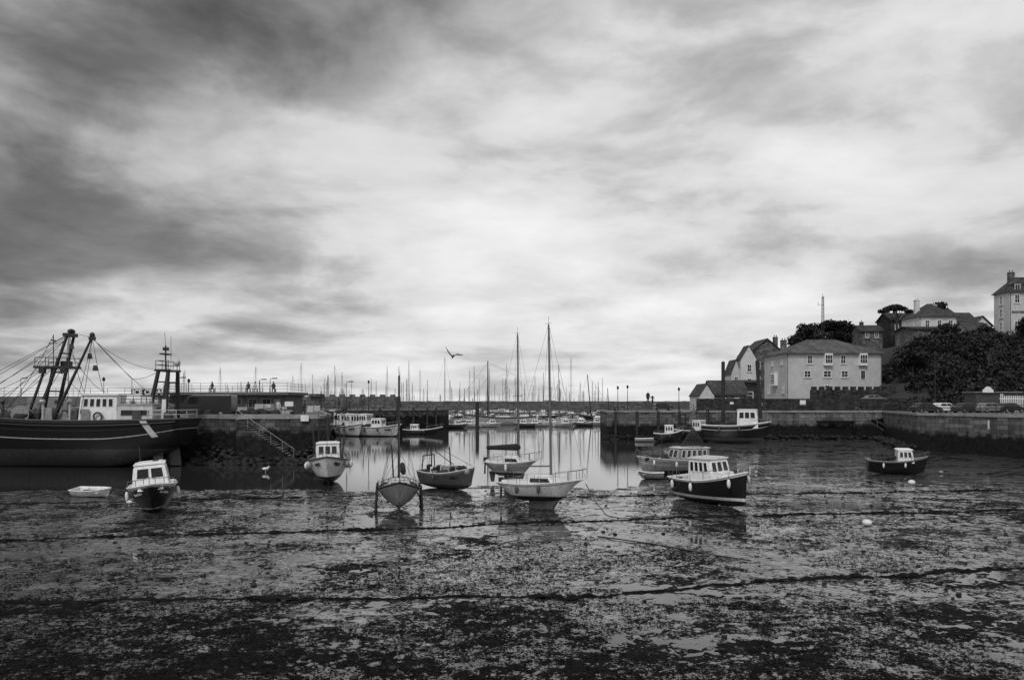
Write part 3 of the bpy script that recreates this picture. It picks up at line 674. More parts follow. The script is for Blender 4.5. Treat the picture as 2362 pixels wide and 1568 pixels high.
m,nt,bs=new_mat('wet_mud')
geo=nt.nodes.new('ShaderNodeNewGeometry').outputs['Position']
sp=nt.nodes.new('ShaderNodeSeparateXYZ'); nt.links.new(geo,sp.inputs[0])
n1=noise(nt,geo,3.0,8,.78); n2=noise(nt,geo,.25,4,.6); n3=noise(nt,geo,9,5,.8); n4=noise(nt,geo,.9,6,.7)
mk=mth(nt,'ADD',mth(nt,'MULTIPLY',n1,.45),mth(nt,'ADD',mth(nt,'MULTIPLY',n3,.6),mth(nt,'ADD',mth(nt,'MULTIPLY',n2,.5),mth(nt,'MULTIPLY',n4,.4))))
mk=mth(nt,'ADD',mk,mrange(nt,sp.outputs[1],17,30,-.06,.02))
wet=ramp(nt,mk,.96,.985,0,1)
col=mixc(nt,wet,ramp(nt,n1,.35,.7,.002,.012),ramp(nt,n1,.3,.7,.04,.13)); nt.links.new(col,bs.inputs['Base Color'])  # wet silt coloured paler, painting in part of the reflected sky sheen
bs.inputs['IOR'].default_value=1.9
nt.links.new(mrange(nt,wet,0,1,.8,.08),bs.inputs['Roughness']); nt.links.new(mrange(nt,wet,0,1,.04,.8),bs.inputs['Specular IOR Level'])
b=nd(nt,'ShaderNodeBump',Distance=.05); nt.links.new(mrange(nt,wet,0,1,1.0,.06),b.inputs['Strength'])
nt.links.new(mth(nt,'ADD',n1,mth(nt,'MULTIPLY',n3,.6)),b.inputs['Height']); nt.links.new(b.outputs[0],bs.inputs['Normal'])
tag(grid_obj('mud_ground',xs,ysr,mudh,m),None,None,kind='structure')
m,nt,bs=new_mat('harbour_water')
geo=nt.nodes.new('ShaderNodeNewGeometry').outputs['Position']
bs.inputs['Base Color'].default_value=g(.03); bs.inputs['Roughness'].default_value=.025; bs.inputs['IOR'].default_value=1.65
w1=noise(nt,mapping(nt,geo,(.8,2.2,1)),1.0,4,.6); bump(nt,bs,w1,.07,.05)
mb=MB(); mb.add([(-5000,8,0),(5000,8,0),(5000,6000,0),(-5000,6000,0)],[(0,1,2,3)])
tag(mb.obj('water',m),None,None,kind='structure')
WEED=M('seaweed_wet',.005,.7,.6,spec=.12,bmp=0)
N=140000; yy=14+ (rng.random(N)**1.15)*40; xx=(rng.random(N)*2-1)*(yy*.68+2)
hh=mudh(xx,yy); dens=vn(xx*.22,yy*.3,21)+.5*vn(xx*1.3,yy*1.3,22)+.35*vn(xx*4,yy*4,23)
keep=(dens>.16-.14*(yy<24)-.05*(hh>.01))&(hh>-.03); xx,yy,hh=xx[keep],yy[keep],np.maximum(hh[keep],0.0); n=len(xx)
cen=np.stack([xx,yy,hh],-1); K=2
cen=np.repeat(cen,K,0)+rng.normal(0,1,(n*K,3))*[.04,.04,.003]
vv=[]
for k in range(3):
    a=rng.random(n*K)*2*np.pi; rr=.018+.05*rng.random(n*K)
    vv.append(cen+np.stack([np.cos(a)*rr*1.2,np.sin(a)*rr,rng.random(n*K)*.03-.003],-1))
V=np.stack(vv,1).reshape(-1,3)
me=bpy.data.meshes.new('seaweed'); me.from_pydata(V.tolist(),[],np.arange(len(V)).reshape(-1,3).tolist())
me.materials.append(WEED)
o=bpy.data.objects.new('seaweed',me); COL.objects.link(o); tag(o,'scattered dark seaweed on wet mud','seaweed',kind='stuff')
mb=MB()
for i in range(420):
    y=random.uniform(17,54); x=random.uniform(-.65,.65)*y; r=random.uniform(.02,.08)
    z=float(mudh(np.array([x]),np.array([y]))[0]); mb.sph((x,y,max(z,0)+r*.3),(r*1.4,r,r*.8),6,jit=.25)
tag(mb.obj('pebbles',M('dark_stones',.02,.6,.5,spec=.3)),'dark weedy pebbles scattered on mud','stones',kind='stuff')
def chain(pts,r=.09,label='weed-covered mooring chain lying across the mud'):
    mb=MB(); P=[]
    xs_=np.array([p[0] for p in pts]); ys_=np.array([p[1] for p in pts])
    L=xs_[-1]-xs_[0]; n=int(L/.13)
    for i in range(n+1):
        x=xs_[0]+L*i/n; y=float(np.interp(x,xs_,ys_))+float(vn(np.array([x*.3]),np.array([1.0]),31)[0])*.7+float(vn(np.array([x*1.7]),np.array([1.0]),32)[0])*.35
        z=max(0,float(mudh(np.array([x]),np.array([y]))[0])); P.append(Vector((x,y,z)))
    prev=None
    for i,p in enumerate(P):
        k=.4+1.9*max(0,float(vn(np.array([p.x*1.1]),np.array([7.0]),33)[0])+.1)+.5*random.random(); rr=r*k
        ring=[p+Vector((0,math.cos(a)*rr*2.4*random.uniform(.4,1.5),max(-.02,math.sin(a)*rr*1.1*random.uniform(.4,1.5)))) for a in np.linspace(0,2*math.pi,8)[:-1]]
        if prev: mb.add(prev+ring,[(j,(j+1)%7,7+(j+1)%7,7+j) for j in range(7)])
        prev=ring
    o=mb.obj('mooring_chain',WEED); tag(o,label,'mooring chain',group='mooring chains on the mud')
chain([(-24,34),(-12.8,36.3),(-5.4,38),(2.4,40),(9.4,41.3),(19.4,42.9),(30,44.5)],.07)
chain([(-17,23.6),(-7.7,24.5),(-2.4,24.7),(1.6,24.4),(4.4,25.4),(7.4,26.2),(13.7,27.4),(20,29.2)],.065)
chain([(-34,46.5),(-20,49),(-12,50.5)],.055)
chain([(3,50.5),(12,51.5),(22,52.8),(38,55)],.055)
def rope(pts,r,label):
    mb=MB(); mb.tube(pts,r,5); tag(mb.obj('mooring_rope',WIRE),label,'rope',group='mooring ropes')
rope([(4.0,43.2,1.6),(4.4,42.2,.8),(4.9,41.4,.15),(5.6,40.9,.05),(7.5,41.2,.06)],.025,'thin mooring rope hanging from a yacht bow to the mud')
rope([(-20.8,42.5,1.2),(-21.6,42.2,.3),(-22.4,42.4,.05)],.025,'thin mooring rope from cruiser to the mud')
rope([(10.4,48.5,1.2),(9.1,47.5,.3),(8.0,46.6,.05)],.025,'thin mooring rope from launch to the mud')
rope([(13.0,44.9,1.4),(13.6,44.2,.4),(14.1,44,.05)],.025,'thin mooring rope from launch bow')
rope([(3.8,35.5,.05),(6,33.5,.05),(8,31,.05),(9,30,.05)],.03,'old rope lying across the mud')
def buoy(x,y,r,mat,label,fl=.7):
    e=thing('mooring_buoy',label,'buoy',(x,y,0.02)); mb=MB(); mb.sph((0,0,r*fl),(r*1.15,r*1.15,r*.85),14); mb.obj('float',mat,e)
    mb=MB(); mb.tube([(.06*math.cos(a),0,r*1.55+.06*math.sin(a)) for a in np.linspace(0,6.28,8)],.015); mb.obj('ring',IRON,e)
buoy(17.3,38.8,.2,FEND,'round white mooring buoy resting on the mud'); buoy(29.2,58.2,.22,FEND,'round white mooring buoy resting on the mud')
buoy(-13.7,46.7,.13,DGREY,'small dark mooring buoy on the mud'); buoy(36.2,67.2,.16,GREY,'small grey buoy on wet mud')

# ------------------------------------------------------------------ quays
def quay(name,label,pts,z0,z1,mat,topmat,topname='quay_pavement'):
    mb=MB(); n=len(pts)
    for i in range(n):
        a,b=pts[i],pts[(i+1)%n]
        mb.add([(a[0],a[1],z0),(b[0],b[1],z0),(b[0],b[1],z1),(a[0],a[1],z1)],[(0,1,2,3)])
    w=mb.obj(name,mat,fixn=False); tag(w,label,'harbour wall')
    mb=MB(); mb.add([(p[0],p[1],z1) for p in pts],[tuple(range(n))]); t=mb.obj(topname,topmat,fixn=False); tag(t,None,None,kind='structure')
def coping(pts,z,w=.5,h=.3,label='pale stone coping along the harbour wall edge'):
    mb=MB()
    for a,b in zip(pts[:-1],pts[1:]):
        a=Vector((*a,z));b=Vector((*b,z)); d=(b-a); l=d.length; k=int(l/1.4)+1; dn=d.normalized(); s=Vector((-dn.y,dn.x,0))
        for i in range(k):
            c=a+d*((i+.5)/k)+s*(w/2-.12+random.uniform(-.03,.03))+Vector((0,0,h/2-.12)); mb.obox(c,(l/k-.01,w,h*random.uniform(.85,1.1)),dn,s,(0,0,1))
    tag(mb.obj('coping',CONC),label,'coping stones')
LQ=[(-19.2,79),(-20.5,90),(-36.5,150),(-15.6,171),(-14.6,184),(-45,190),(-60,260),(-300,300),(-300,79)]
quay('harbour_wall','dark weed-covered masonry quay with upper promenade',LQ,-2,4.5,QUAYL,ASPH)
coping([(-19.2,79),(-100,79)][::-1],4.5,h=.45); coping([(-36.5,150),(-15.6,171),(-14.6,184)],4.5)
coping([(-19.2,79),(-20.5,90),(-36.5,150)],4.5)
RQ=[(15.6,131),(61,131),(51,100),(54.8,85),(66,45),(400,45),(400,400),(120,420),(60,230),(26,158),(16.6,150)]
quay('harbour_wall','weathered stone harbour wall with weed along its foot',RQ,-2,4.5,QUAYR,ASPH)
coping([(16.6,150),(15.6,131),(61,131),(51,100),(54.8,85),(66,45)],4.5)
ROCK=M('weedy_rock',.015,.7,.7,spec=.35)
mb=MB()
for i in range(520):
    x=random.uniform(-31,-18.0); u=random.random(); y=79.2-u*3.2; r=random.uniform(.15,.5); mb.sph((x,y,random.uniform(-.1,2.0)*(1-u)),(r,r*.8,r*.6),6,jit=.3)
tag(mb.obj('rubble_foot',ROCK),'weed-covered boulders along the quay foot','rocks',kind='stuff')
mb=MB()
for i in range(700):
    k=random.random()
    if k<.6: x=random.uniform(15,61); y=130.8-random.random()*2.2
    else: u=random.random(); x=61-10*u-random.random()*2.4; y=131-31*u
    r=random.uniform(.15,.45); mb.sph((x,y,random.uniform(-.1,.6)),(r,r*.8,r*.6),6,jit=.3)
tag(mb.obj('rubble_foot',ROCK),'weed-covered boulders along the harbour wall foot','rocks',kind='stuff')
def stairs(label,x0,z0,x1,z1,y,w,n,mat,hr):
    e=thing('stone_steps',label,'steps',((x0+x1)/2,y,0)); mb=MB(); dx=(x1-x0)/n
    for i in range(n):
        zt=z0+(z1-z0)*(i+.5)/n+random.uniform(-.03,.03); xa=x0+dx*i; xb=xa+dx
        mb.box(min(xa,xb),max(xa,xb),y-w,y-.003,-1.2,zt); mb.box(min(xa,xb)-.03,max(xa,xb)+.0,y-w-.04+random.uniform(-.05,.02),y-.01,zt+.002,zt+.05,mi=1)
    mb.obj('flight',[mat,M('worn_step_edge',.2,.8,.6,scale=1.2)],e,world=True)
    mb=MB(); mb.cyl((x0,y-w,z0+.9),(x1,y-w,z1+.9),.035)
    for i in range(0,n+1,4): x=x0+dx*i; z=z0+(z1-z0)*i/n; mb.cyl((x,y-w,z-.2),(x,y-w,z+.9),.03)
    mb.obj('handrail',hr,e,world=True)
stairs('weedy stone steps descending the quay face',-26.8,4.4,-21.2,.6,79,1.6,20,M_stone('steps_stone',.09,.8,.3,.5,.5,weed=2.6,weedc=.012),GREY)
stairs('stone steps down the harbour wall with pale handrail',56,4.4,61.8,.6,131,1.3,20,QUAYR,GREY)
for x in(17,20.5,24,27.5):
    mb=MB(); mb.box(x-.18,x+.18,130.6,130.99,-.5,4.6); tag(mb.obj('timber_fender',DSPAR),'vertical dark timber fender on the pier face','timber fender',group='timber fenders on the pier')
for x in(-16.2,-17.9,-20.5,-23.5,-26.5):
    yl=150+(x+36.5)*21/20.9
    mb=MB(); mb.box(x-.18,x+.18,yl-.55,yl-.2,-.5,4.9); tag(mb.obj('timber_fender',DSPAR),'vertical dark timber fender on the pier face','timber fender',group='timber fenders on the pier')
mb=MB(); mb.box(-20.9,-20.1,78.7,78.76,4.15,4.75)
tag(mb.obj('quay_notice',WHITE),'small white notice fixed to the quay edge','sign')
def railing(label,pts,z,h=1.1,step=2.0,mat=IRON,r=.03,rails=3,name='railing'):
    mb=MB()
    for a,b in zip(pts[:-1],pts[1:]):
        a=Vector((*a,z));b=Vector((*b,z)); k=max(1,int((b-a).length/step))
        for i in range(k+1): p=a.lerp(b,i/k); mb.cyl(p,p+Vector((0,0,h+.05)),r*1.2,n=5)
        for j in range(rails): hh=Vector((0,0,h*(j+1)/rails)); mb.cyl(a+hh,b+hh,r,n=5)
    o=mb.obj(name,mat); tag(o,label,'railing',group='quayside railings'); return o
railing('black iron railing along the harbour wall',[(34,131.6),(61.6,131.6),(51.7,100),(55.4,85.2),(66.4,46)],4.6,r=.035,mat=IRON)
railing('black iron railing on the pier head',[(16.4,148),(16.3,131.7),(30,131.7)],4.6,r=.03)
railing('iron railing beside the quay edge',[(-31,80),(-36,80)],4.6)
railing('iron railing on the far pier edge',[(-35,152.5),(-17,170.5)],4.6,r=.03)
mb=MB(); mb.box(-120,-36.2,118,124,4.5,6.9); tag(mb.obj('promenade_wall',M('promenade_render',.13,.85,.4,scale=.5,streak=.4)),'long low rendered promenade wall behind the quay','wall')
railing('thin dark promenade railing',[(-119,118.3),(-37,118.3)],6.9,1.2,2.5,DGREY,.025)
e=thing('quay_building','low flat-roofed quay building with roof railings','building',(-33,102,4.5))
mb=MB(); mb.box(-43,-28.4,100,108,4.5,6.95); mb.obj('wall',M('kiosk_render',.12,.85,.4,streak=.4),e,world=True)
mb=MB(); mb.box(-43.6,-27.8,99,108.5,6.95,7.3); mb.obj('roof',M('flat_roof_edge',.13,.8,.35,streak=.4),e,world=True)
q=[(-43,99.98,4.5),(-28.4,99.98,4.5),(-28.4,99.98,6.95),(-43,99.98,6.95)]
for u in(.42,.55,.68,.8): panel(e,'window',q,u,u+.07,.35,.8,[GREY,GLASS],world=True,mull=(2,1))
panel(e,'door',q,.9,.96,.0,.82,[DGREY,GREY],world=True)
for x in(-38.5,-42):
    mb=MB(); mb.box(x-1.2,x+1.0,99.9,99.97,4.6,6.4); mb.obj('shutter',DGREY,e,world=True)
railing('thin railing around the flat roof',[(-43.4,108),(-43.4,99.2),(-28,99.2),(-28,108)],7.3,1.1,1.5,DGREY,.02)
e=thing('ice_cream_kiosk','low pale kiosk with ice cream lettering on its fascia','kiosk',(-45.3,96,4.5))
mb=MB(); mb.box(-48,-42.2,95,98,4.5,6.7); mb.obj('wall',CREAM,e,world=True)
mb=MB(); mb.box(-48.3,-40.9,94.7,98.2,6.7,6.8); mb.box(-45.3,-40.9,94.75,94.9,6.8,7.6);mb.obj('fascia',BLACK,e,world=True)
text(e,'ICE CREAM',.82,(-43.1,94.7,7.2),(1,0,0),(0,0,1),WHITE,world=True,bold=.03)
mb=MB(); mb.box(-47,-43,94.93,94.98,5.2,6.3); mb.obj('serving_hatch',GLASS,e,world=True)
mb=MB(); mb.box(-62,-33,228,236,4.5,7.7); mb.box(-58,-54,227,228,7.7,8.5)
for i in range(10): mb.box(-61+i*2.9,-59.6+i*2.9,228,229,7.7,8.3)
tag(mb.obj('fortified_wall',STONE),'old stone battery wall on the far pier','wall')
for i in range(46):
    x=random.uniform(-33,-22) if i<24 else random.uniform(-38,-24); y=random.uniform(81,97) if i<24 else random.uniform(100,140)
    if x>-20-(y-79)*.24-1.5: x-=5
    e=thing('fish_crate','stacked fish crates and gear on the quay','crate',(x,y,4.5),rz=random.uniform(0,1.5),group='crates on the quay')
    mb=MB(); k=random.randint(1,4)
    for j in range(k): mb.box(-.45+.05*j,.45+.03*j,-.3,.3,.33*j,.33*j+.33,taper=1.06)
    mb.obj('crate_body',random.choice([GREY,CREAM,DGREY,WOOD]),e)
for i in range(10):
    x=random.uniform(-34,-23); y=random.uniform(81,92); mb=MB()
    for j in range(9): mb.sph((x+random.uniform(-.8,.8),y+random.uniform(-.4,.4),4.6+random.uniform(0,.45)),(.45,.4,.3),7,jit=.25)
    tag(mb.obj('net_pile',NET),'dark heap of fishing nets on the quay','fishing net',group='net heaps on the quay')
def bollard(x,y,z=4.5):
    e=thing('bollard','squat black iron mooring bollard on the quay edge','bollard',(x,y,z),group='mooring bollards')
    mb=MB(); mb.cyl((0,0,0),(0,0,.45),.2,.16,12); mb.sph((0,0,.5),(.28,.28,.14),12); mb.obj('post',IRON,e)
for x in(-22,-27,-33): bollard(x,79.8)
for x in(17,24,31,40,50): bollard(x,132)
def pile(x,y,z1,r=.35,lean=0,label='tall dark steel mooring pile beside the wall'):
    e=thing('mooring_pile',label,'pile',(x,y,-1),rot=(0,R(lean),0),group='mooring piles'); mb=MB(); mb.cyl((0,0,0),(0,0,z1+1),r,r,12); mb.cyl((0,0,z1+.9),(0,0,z1+1.1),r*1.1,r*.6,12); mb.obj('post',IRON,e)
pile(33.4,126,12.4,.28,0); pile(39.6,126,12.6,.28,-3.5); pile(-7.7,176,6.0,.4,label='thick dark mooring pile standing in the water')

# ------------------------------------------------------------------ vehicles
def car(label,loc,rz,mat,kind='car',L=4.2,W=1.75,H=1.45):
    e=thing('parked_van' if kind=='van' else 'parked_car',label,'van' if kind=='van' else 'car',loc,rz=R(rz),group='vehicles parked on the quay')
    if kind=='van':
        prof=[(-L/2,.35),(-L/2,H*.95),(-L/2+.1,H),(L*.22,H),(L*.3,H*.95),(L*.42,H*.55),(L*.49,H*.45),(L/2,.35)]
        wins=[((L*.1,1.35),(L*.3,1.35),(L*.26,H-.25),(L*.1,H-.25))]; hw=.35
    else:
        prof=[(-L/2,.3),(-L/2,.75),(-L*.46,.95),(-L*.4,1.0),(-L*.3,H-.06),(-L*.2,H),(L*.08,H),(L*.14,H-.05),(L*.27,.97),(L*.45,.82),(L/2,.65),(L/2,.3)]
        wins=[((-L*.37,.98),(-L*.08,.98),(-L*.08,H-.1),(-L*.28,H-.1)),((-L*.05,.98),(L*.22,.98),(L*.1,H-.1),(-L*.05,H-.1))]; hw=.31
    mb=MB(); n=len(prof)
    def yw(z): return W/2*(1 if z<1.0 or kind=='van' else 1-.22*(z-1.0)/(H-1.0))
    vs=[(p[0],-yw(p[1]),p[1]) for p in prof]+[(p[0],yw(p[1]),p[1]) for p in prof]
    mb.add(vs,[tuple(range(n)),tuple(range(n,2*n))[::-1]]+[(i,n+i,n+(i+1)%n,(i+1)%n) for i in range(n)])
    b=mb.obj('body',mat,e); bv=b.modifiers.new('b','BEVEL'); bv.width=.06; bv.segments=2; bv.limit_method='ANGLE'
    for s in(-1,1):
        for w in wins:
            mb=MB(); mb.add([(p[0],s*(yw(p[1])+.012),p[1]) for p in w],[(0,1,2,3)]); mb.obj('window',GLASS,e)
        for x in(-L*.31,L*.32):
            mb=MB(); mb.cyl((x,s*(W/2-.2),hw),(x,s*(W/2+.015),hw),hw,n=16); mb.cyl((x,s*(W/2+.01),hw),(x,s*(W/2+.03),hw),hw*.55,n=12,mi=1); mb.obj('wheel',[RUBBER,GREY],e)
        mb=MB(); mb.box(L/2-.06,L/2+.02,s*W*.36-.15,s*W*.36+.15,.62,.78); mb.obj('headlight',WHITE,e)
    if kind=='van': q=[(L*.425,W*.44,H*.58),(L*.425,-W*.44,H*.58),(L*.315,-W*.42,H*.92),(L*.315,W*.42,H*.92)]
    else: q=[(L*.262,W*.43,1.0),(L*.262,-W*.43,1.0),(L*.15,-W*.36,H-.08),(L*.15,W*.36,H-.08)]
    mb=MB(); mb.add([(p[0]+.02,p[1],p[2]+.015) for p in q],[(0,1,2,3)]); mb.obj('windscreen',GLASS,e)
    return e
CARD=M('car_paint_dark',.03,.25,.1,bmp=0); CARW=M('car_paint_white',.75,.25,.05,bmp=0); CARG=M('car_paint_grey',.2,.25,.1,bmp=0)
car('dark panel van parked on the quay',(-32.3,84.5,4.5),180,CARD,'van',5.7,2.0,2.3)
for x,y,mt,l,rz in((60.2,116,CARD,'dark hatchback parked by the railings',10),(63.4,117,CARW,'white car parked in a row by the harbour',20),(66.3,116,CARD,'dark estate car parked in a row by the harbour',15),(69.2,115.5,CARG,'grey car parked in a row by the harbour',15),(72.4,116,CARD,'dark car parked in a row by the harbour',15),(28.3,150,CARD,'dark car parked on the pier',0),(75,112,CARD,'dark car parked by the harbour fence',10)):
    car(l,(x,y,4.5),rz,mt)
car('pale car parked on the raised road',(69.5,153,6.0),0,CARG); car('dark car parked on the raised road',(65.5,155,6.0),0,CARD)
car('white car parked on the quay near the trawler',(-57.5,86.5,4.5),0,CARW,'car'); car('grey van parked on the quay near the trawler',(-50.5,88,4.5),0,CARG,'van',5,1.9,2.0)

# ------------------------------------------------------------------ lamps, signs
def lamp(x,y,z,h,label='slim black street lamp with lantern head',arm=False,r=.06):
    e=thing('street_lamp',label,'street lamp',(x,y,z),group='street lamps'); mb=MB(); mb.cyl((0,0,0),(0,0,h),r*1.3,r*.7,8); mb.cyl((0,0,0),(0,0,.6),r*2,r*1.6,8)
    if arm: mb.cyl((0,0,h),(.6,0,h+.1),r*.6)
    mb.obj('post',IRON,e); mb=MB()
    if arm: mb.box(.3,1.0,-.12,.12,h+.02,h+.16)
    else: mb.obox((0,0,h+.3),(.24,.24,.45),taper=1.4); mb.cyl((0,0,h+.5),(0,0,h+.7),.25,.03,8)
    mb.obj('lantern',IRON if not arm else DGREY,e)
for x,y,h in((-74,120,5.0),(-48.7,120,4.3),(-61,119,4.5),(-44,105,4.6),(-38,120,4.8)): lamp(x,y,4.6,h,arm=(h>4.5),r=.05)
lamp(18.6,140,4.5,3.7); lamp(20.6,142,4.5,3.9); lamp(28.5,136,4.5,3.4); lamp(52.5,138,4.5,3.6); lamp(68,128,4.5,9,'tall slender lamp post beside the bank',r=.07); lamp(-24.5,118,4.5,4.5,arm=True,r=.05); lamp(-34,112,4.5,4.8,arm=True,r=.05); lamp(-27,150,4.5,5)
def notice(x,y,z,w,h):
    e=thing('notice_board','small white notice board on posts by the wall','sign',(x,y,z)); mb=MB(); mb.cyl((-w/2,0,0),(-w/2,0,1.1+h),.03); mb.cyl((w/2,0,0),(w/2,0,1.1+h),.03); mb.cyl((-w/2,0,1.1),(w/2,0,1.1),.03); mb.obj('post',IRON,e); mb=MB(); mb.box(-w/2,w/2,-.09,-.04,1.1,1.1+h); mb.obj('board',WHITE,e)
notice(50,137,4.5,1.0,.8); notice(37.5,136,4.5,.6,.5); notice(-23.5,84,4.5,.9,.5)
mb=MB(); mb.box(53.6,53.65,89.5,90.0,3.0,4.0); tag(mb.obj('wall_notice',WHITE),'white notice fixed on the harbour wall','sign')
mb=MB()
for i in range(22): mb.box(72.5+i*.27,72.62+i*.27,118.2,118.25,4.5,7.0 if 1<i<20 else 7.3)
mb.box(72.4,78.4,118.26,118.3,5.0,5.15); mb.box(72.4,78.4,118.26,118.3,6.5,6.65)
tag(mb.obj('picket_fence',WHITE),'tall white picket fence beside parked cars','fence')
e=thing('arched_kiosk','small dark kiosk with white arched signboard','kiosk',(71.5,120,4.5))
mb=MB(); mb.box(-1.6,5,0,3,0,3.0); mb.obj('wall',DGREY,e)
mb=MB(); mb.prism([(-.8,3.0),(.8,3.0),(.8,3.4)]+[(.55*math.cos(a),3.45+.45*math.sin(a)) for a in np.linspace(.2,2.94,8)]+[(-.8,3.4)],-.42,-.32); mb.obj('signboard',WHITE,e)
mb=MB(); mb.box(-1.9,5.3,-.3,3.2,3.0,3.12); mb.obj('roof',GREY,e)

# ------------------------------------------------------------------ people
def person(label,loc,rz,pose='stand',mat=CLOTHD,sc=1.0,name='person',cat='person'):
    import bmesh
    if pose=='stand': V=[(0,0,.95),(0,0,1.2),(0,0,1.43),(0,0,1.53),(0,-.01,1.66),(.19,0,1.4),(.25,.02,1.12),(.24,-.08,.88),(-.19,0,1.4),(-.25,.02,1.12),(-.24,-.08,.88),(.1,0,.9),(.11,-.02,.5),(.11,.03,.07),(.12,-.13,.04),(-.1,0,.9),(-.12,.0,.5),(-.12,.05,.07),(-.12,-.11,.04)]
    elif pose=='walk': V=[(0,0,.93),(0,-.02,1.2),(0,-.04,1.42),(0,-.05,1.52),(0,-.08,1.65),(.19,-.03,1.4),(.24,.12,1.15),(.23,.1,.9),(-.19,-.03,1.4),(-.24,-.12,1.15),(-.22,-.3,.97),(.1,0,.9),(.1,-.2,.52),(.1,-.28,.07),(.1,-.43,.05),(-.1,0,.9),(-.1,.1,.5),(-.1,.35,.15),(-.1,.27,.04)]
    else: V=[(0,0,.5),(0,.02,.75),(0,0,.98),(0,-.02,1.08),(0,-.05,1.21),(.19,0,.95),(.24,-.08,.7),(.16,-.3,.6),(-.19,0,.95),(-.24,-.08,.7),(-.16,-.3,.6),(.1,-.05,.48),(.12,-.45,.5),(.12,-.47,.07),(.12,-.62,.04),(-.1,-.05,.48),(-.12,-.45,.5),(-.12,-.43,.07),(-.12,-.58,.04)]
    E=[(0,1),(1,2),(2,3),(3,4),(2,5),(5,6),(6,7),(2,8),(8,9),(9,10),(0,11),(11,12),(12,13),(13,14),(0,15),(15,16),(16,17),(17,18)]
    Rd=[.15,.14,.16,.06,.105,.075,.05,.04,.075,.05,.04,.1,.07,.05,.04,.1,.07,.05,.04]
    e=thing(name,label,cat,loc,rz=R(rz)); e.scale=(sc,sc,sc)
    me=bpy.data.meshes.new('body'); me.from_pydata(V,E,[]); o=bpy.data.objects.new('body',me); COL.objects.link(o); o.parent=e
    o.modifiers.new('s','SKIN')
    sv=me.skin_vertices[0].data if me.skin_vertices else None
    if sv is None:
        bm=bmesh.new(); bm.from_mesh(me); bm.verts.layers.skin.verify(); bm.to_mesh(me); bm.free(); sv=me.skin_vertices[0].data
    for i,r in enumerate(Rd): sv[i].radius=(r,r*.8 if i<3 else r); sv[i].use_root=(i==0)
    o.modifiers.new('u','SUBSURF').levels=1; o.modifiers['u'].render_levels=1; me.materials.append(mat)
    if cat=='person':
        mb=MB(); hd=V[4]; mb.sph((hd[0],hd[1]+.02,hd[2]+.05),(.1,.115,.1),10); mb.obj('hair',BLACK,e)
    return e
person('person in dark jacket standing by the railings',(40.5,134,4.5),20); person('person in light top walking along the quay',(42.2,135,4.5),-60,'walk',CLOTHL); person('person in dark clothes walking along the quay',(47,136,4.5),70,'walk')
for x,m in((-33.6,CLOTHD),(-32.7,CLOTHL),(-30.4,CLOTHD),(-38.2,CLOTHD)): person('person seated on the flat roof terrace',(x,101.5,7.3),random.uniform(-40,40),'sit',m)
for x in(-33.6,-32.7,-30.4,-38.2):
    mb=MB(); mb.box(x-.25,x+.25,101.4,101.8,7.69,7.75);  mb.box(x-.22,x-.16,101.45,101.75,7.3,7.695); mb.box(x+.16,x+.22,101.45,101.75,7.3,7.695); tag(mb.obj('bench_seat',WOOD),'small wooden seat on the roof terrace','seat',group='terrace seats')
person('person in light top standing on the quay',(-27,92,4.5),0,'stand',CLOTHL); person('person in dark clothes standing on the quay',(-25.5,98,4.5),90)
mb=MB(); mb.box(23.1,25.3,139.2,141,4.5,5.6,taper=.9); tag(mb.obj('statue_plinth',STONE),'low stone plinth under bronze statue','plinth')
person('bronze statue of a standing man in coat',(23.9,140,5.6),20,'stand',BRONZE,sc=1.35,name='statue',cat='statue'); person('bronze statue of a boy walking beside a man',(24.7,140,5.6),-30,'walk',BRONZE,sc=1.0,name='statue',cat='statue')

def gull(label,loc,rot,flying=True,sc=1):
    e=thing('gull',label,'bird',loc,rot=rot); e.scale=(sc,sc,sc); mb=MB()
    if flying:
        st=[(-.3,.02),(-.2,.05),(0,.085),(.14,.075),(.2,.05),(.25,.05),(.3,.03),(.35,.008)]; rings=[]
        for x,r in st: rings.append([(x,r*math.cos(a),r*.85*math.sin(a)+(.02 if x>.2 else 0)) for a in np.linspace(0,2*math.pi,9)[:-1]])
        for A,B in zip(rings[:-1],rings[1:]): mb.add(A+B,[(i,(i+1)%8,8+(i+1)%8,8+i) for i in range(8)],0,True)
        mb.add([(-.28,-.02,0),(-.28,.02,0),(-.42,.08,.01),(-.42,-.08,.01)],[(0,1,2,3)])
        for s,pts in((1,[(0,.05,.03),(.06,.24,.25),(.0,.36,.52),(-.1,.48,.92)]),(-1,[(0,.05,.03),(.06,.32,.18),(.0,.56,.17),(-.14,.88,.16)])):
            ch=[.24,.24,.2,.04]; vs=[]
            for (x,y,z),c in zip(pts,ch): vs+= [(x+c*.4,s*y,z),(x-c*.6,s*y,z-.01),(x,s*(y-.0),z+.022)]
            fs=[]
            for i in range(3):
                a=3*i;b=a+3; fs+= [(a,b,b+2,a+2),(a+2,b+2,b+1,a+1),(a+1,b+1,b,a)]
            mb.add(vs,fs)
        mb.obj('body',BLACK,e)
    else:
        mb.sph((0,0,.24),(.22,.1,.1),12); mb.sph((.2,0,.36),(.07,.055,.055),10); mb.cyl((.13,0,.27),(.19,0,.36),.06,.045); mb.cyl((.25,0,.36),(.33,0,.34),.018,.004); mb.cyl((0,.03,.15),(0,.03,0),.01); mb.cyl((0,-.03,.15),(0,-.03,0),.01); mb.add([(-.15,-.05,.26),(-.15,.05,.26),(-.38,.02,.24),(-.38,-.02,.24)],[(0,1,2,3)])
        mb.obj('body',WHITE,e)
gull('dark gull in flight with raised wings against cloud',(-4.9,66,9.8),(0,R(-28),R(82)),sc=1.05)
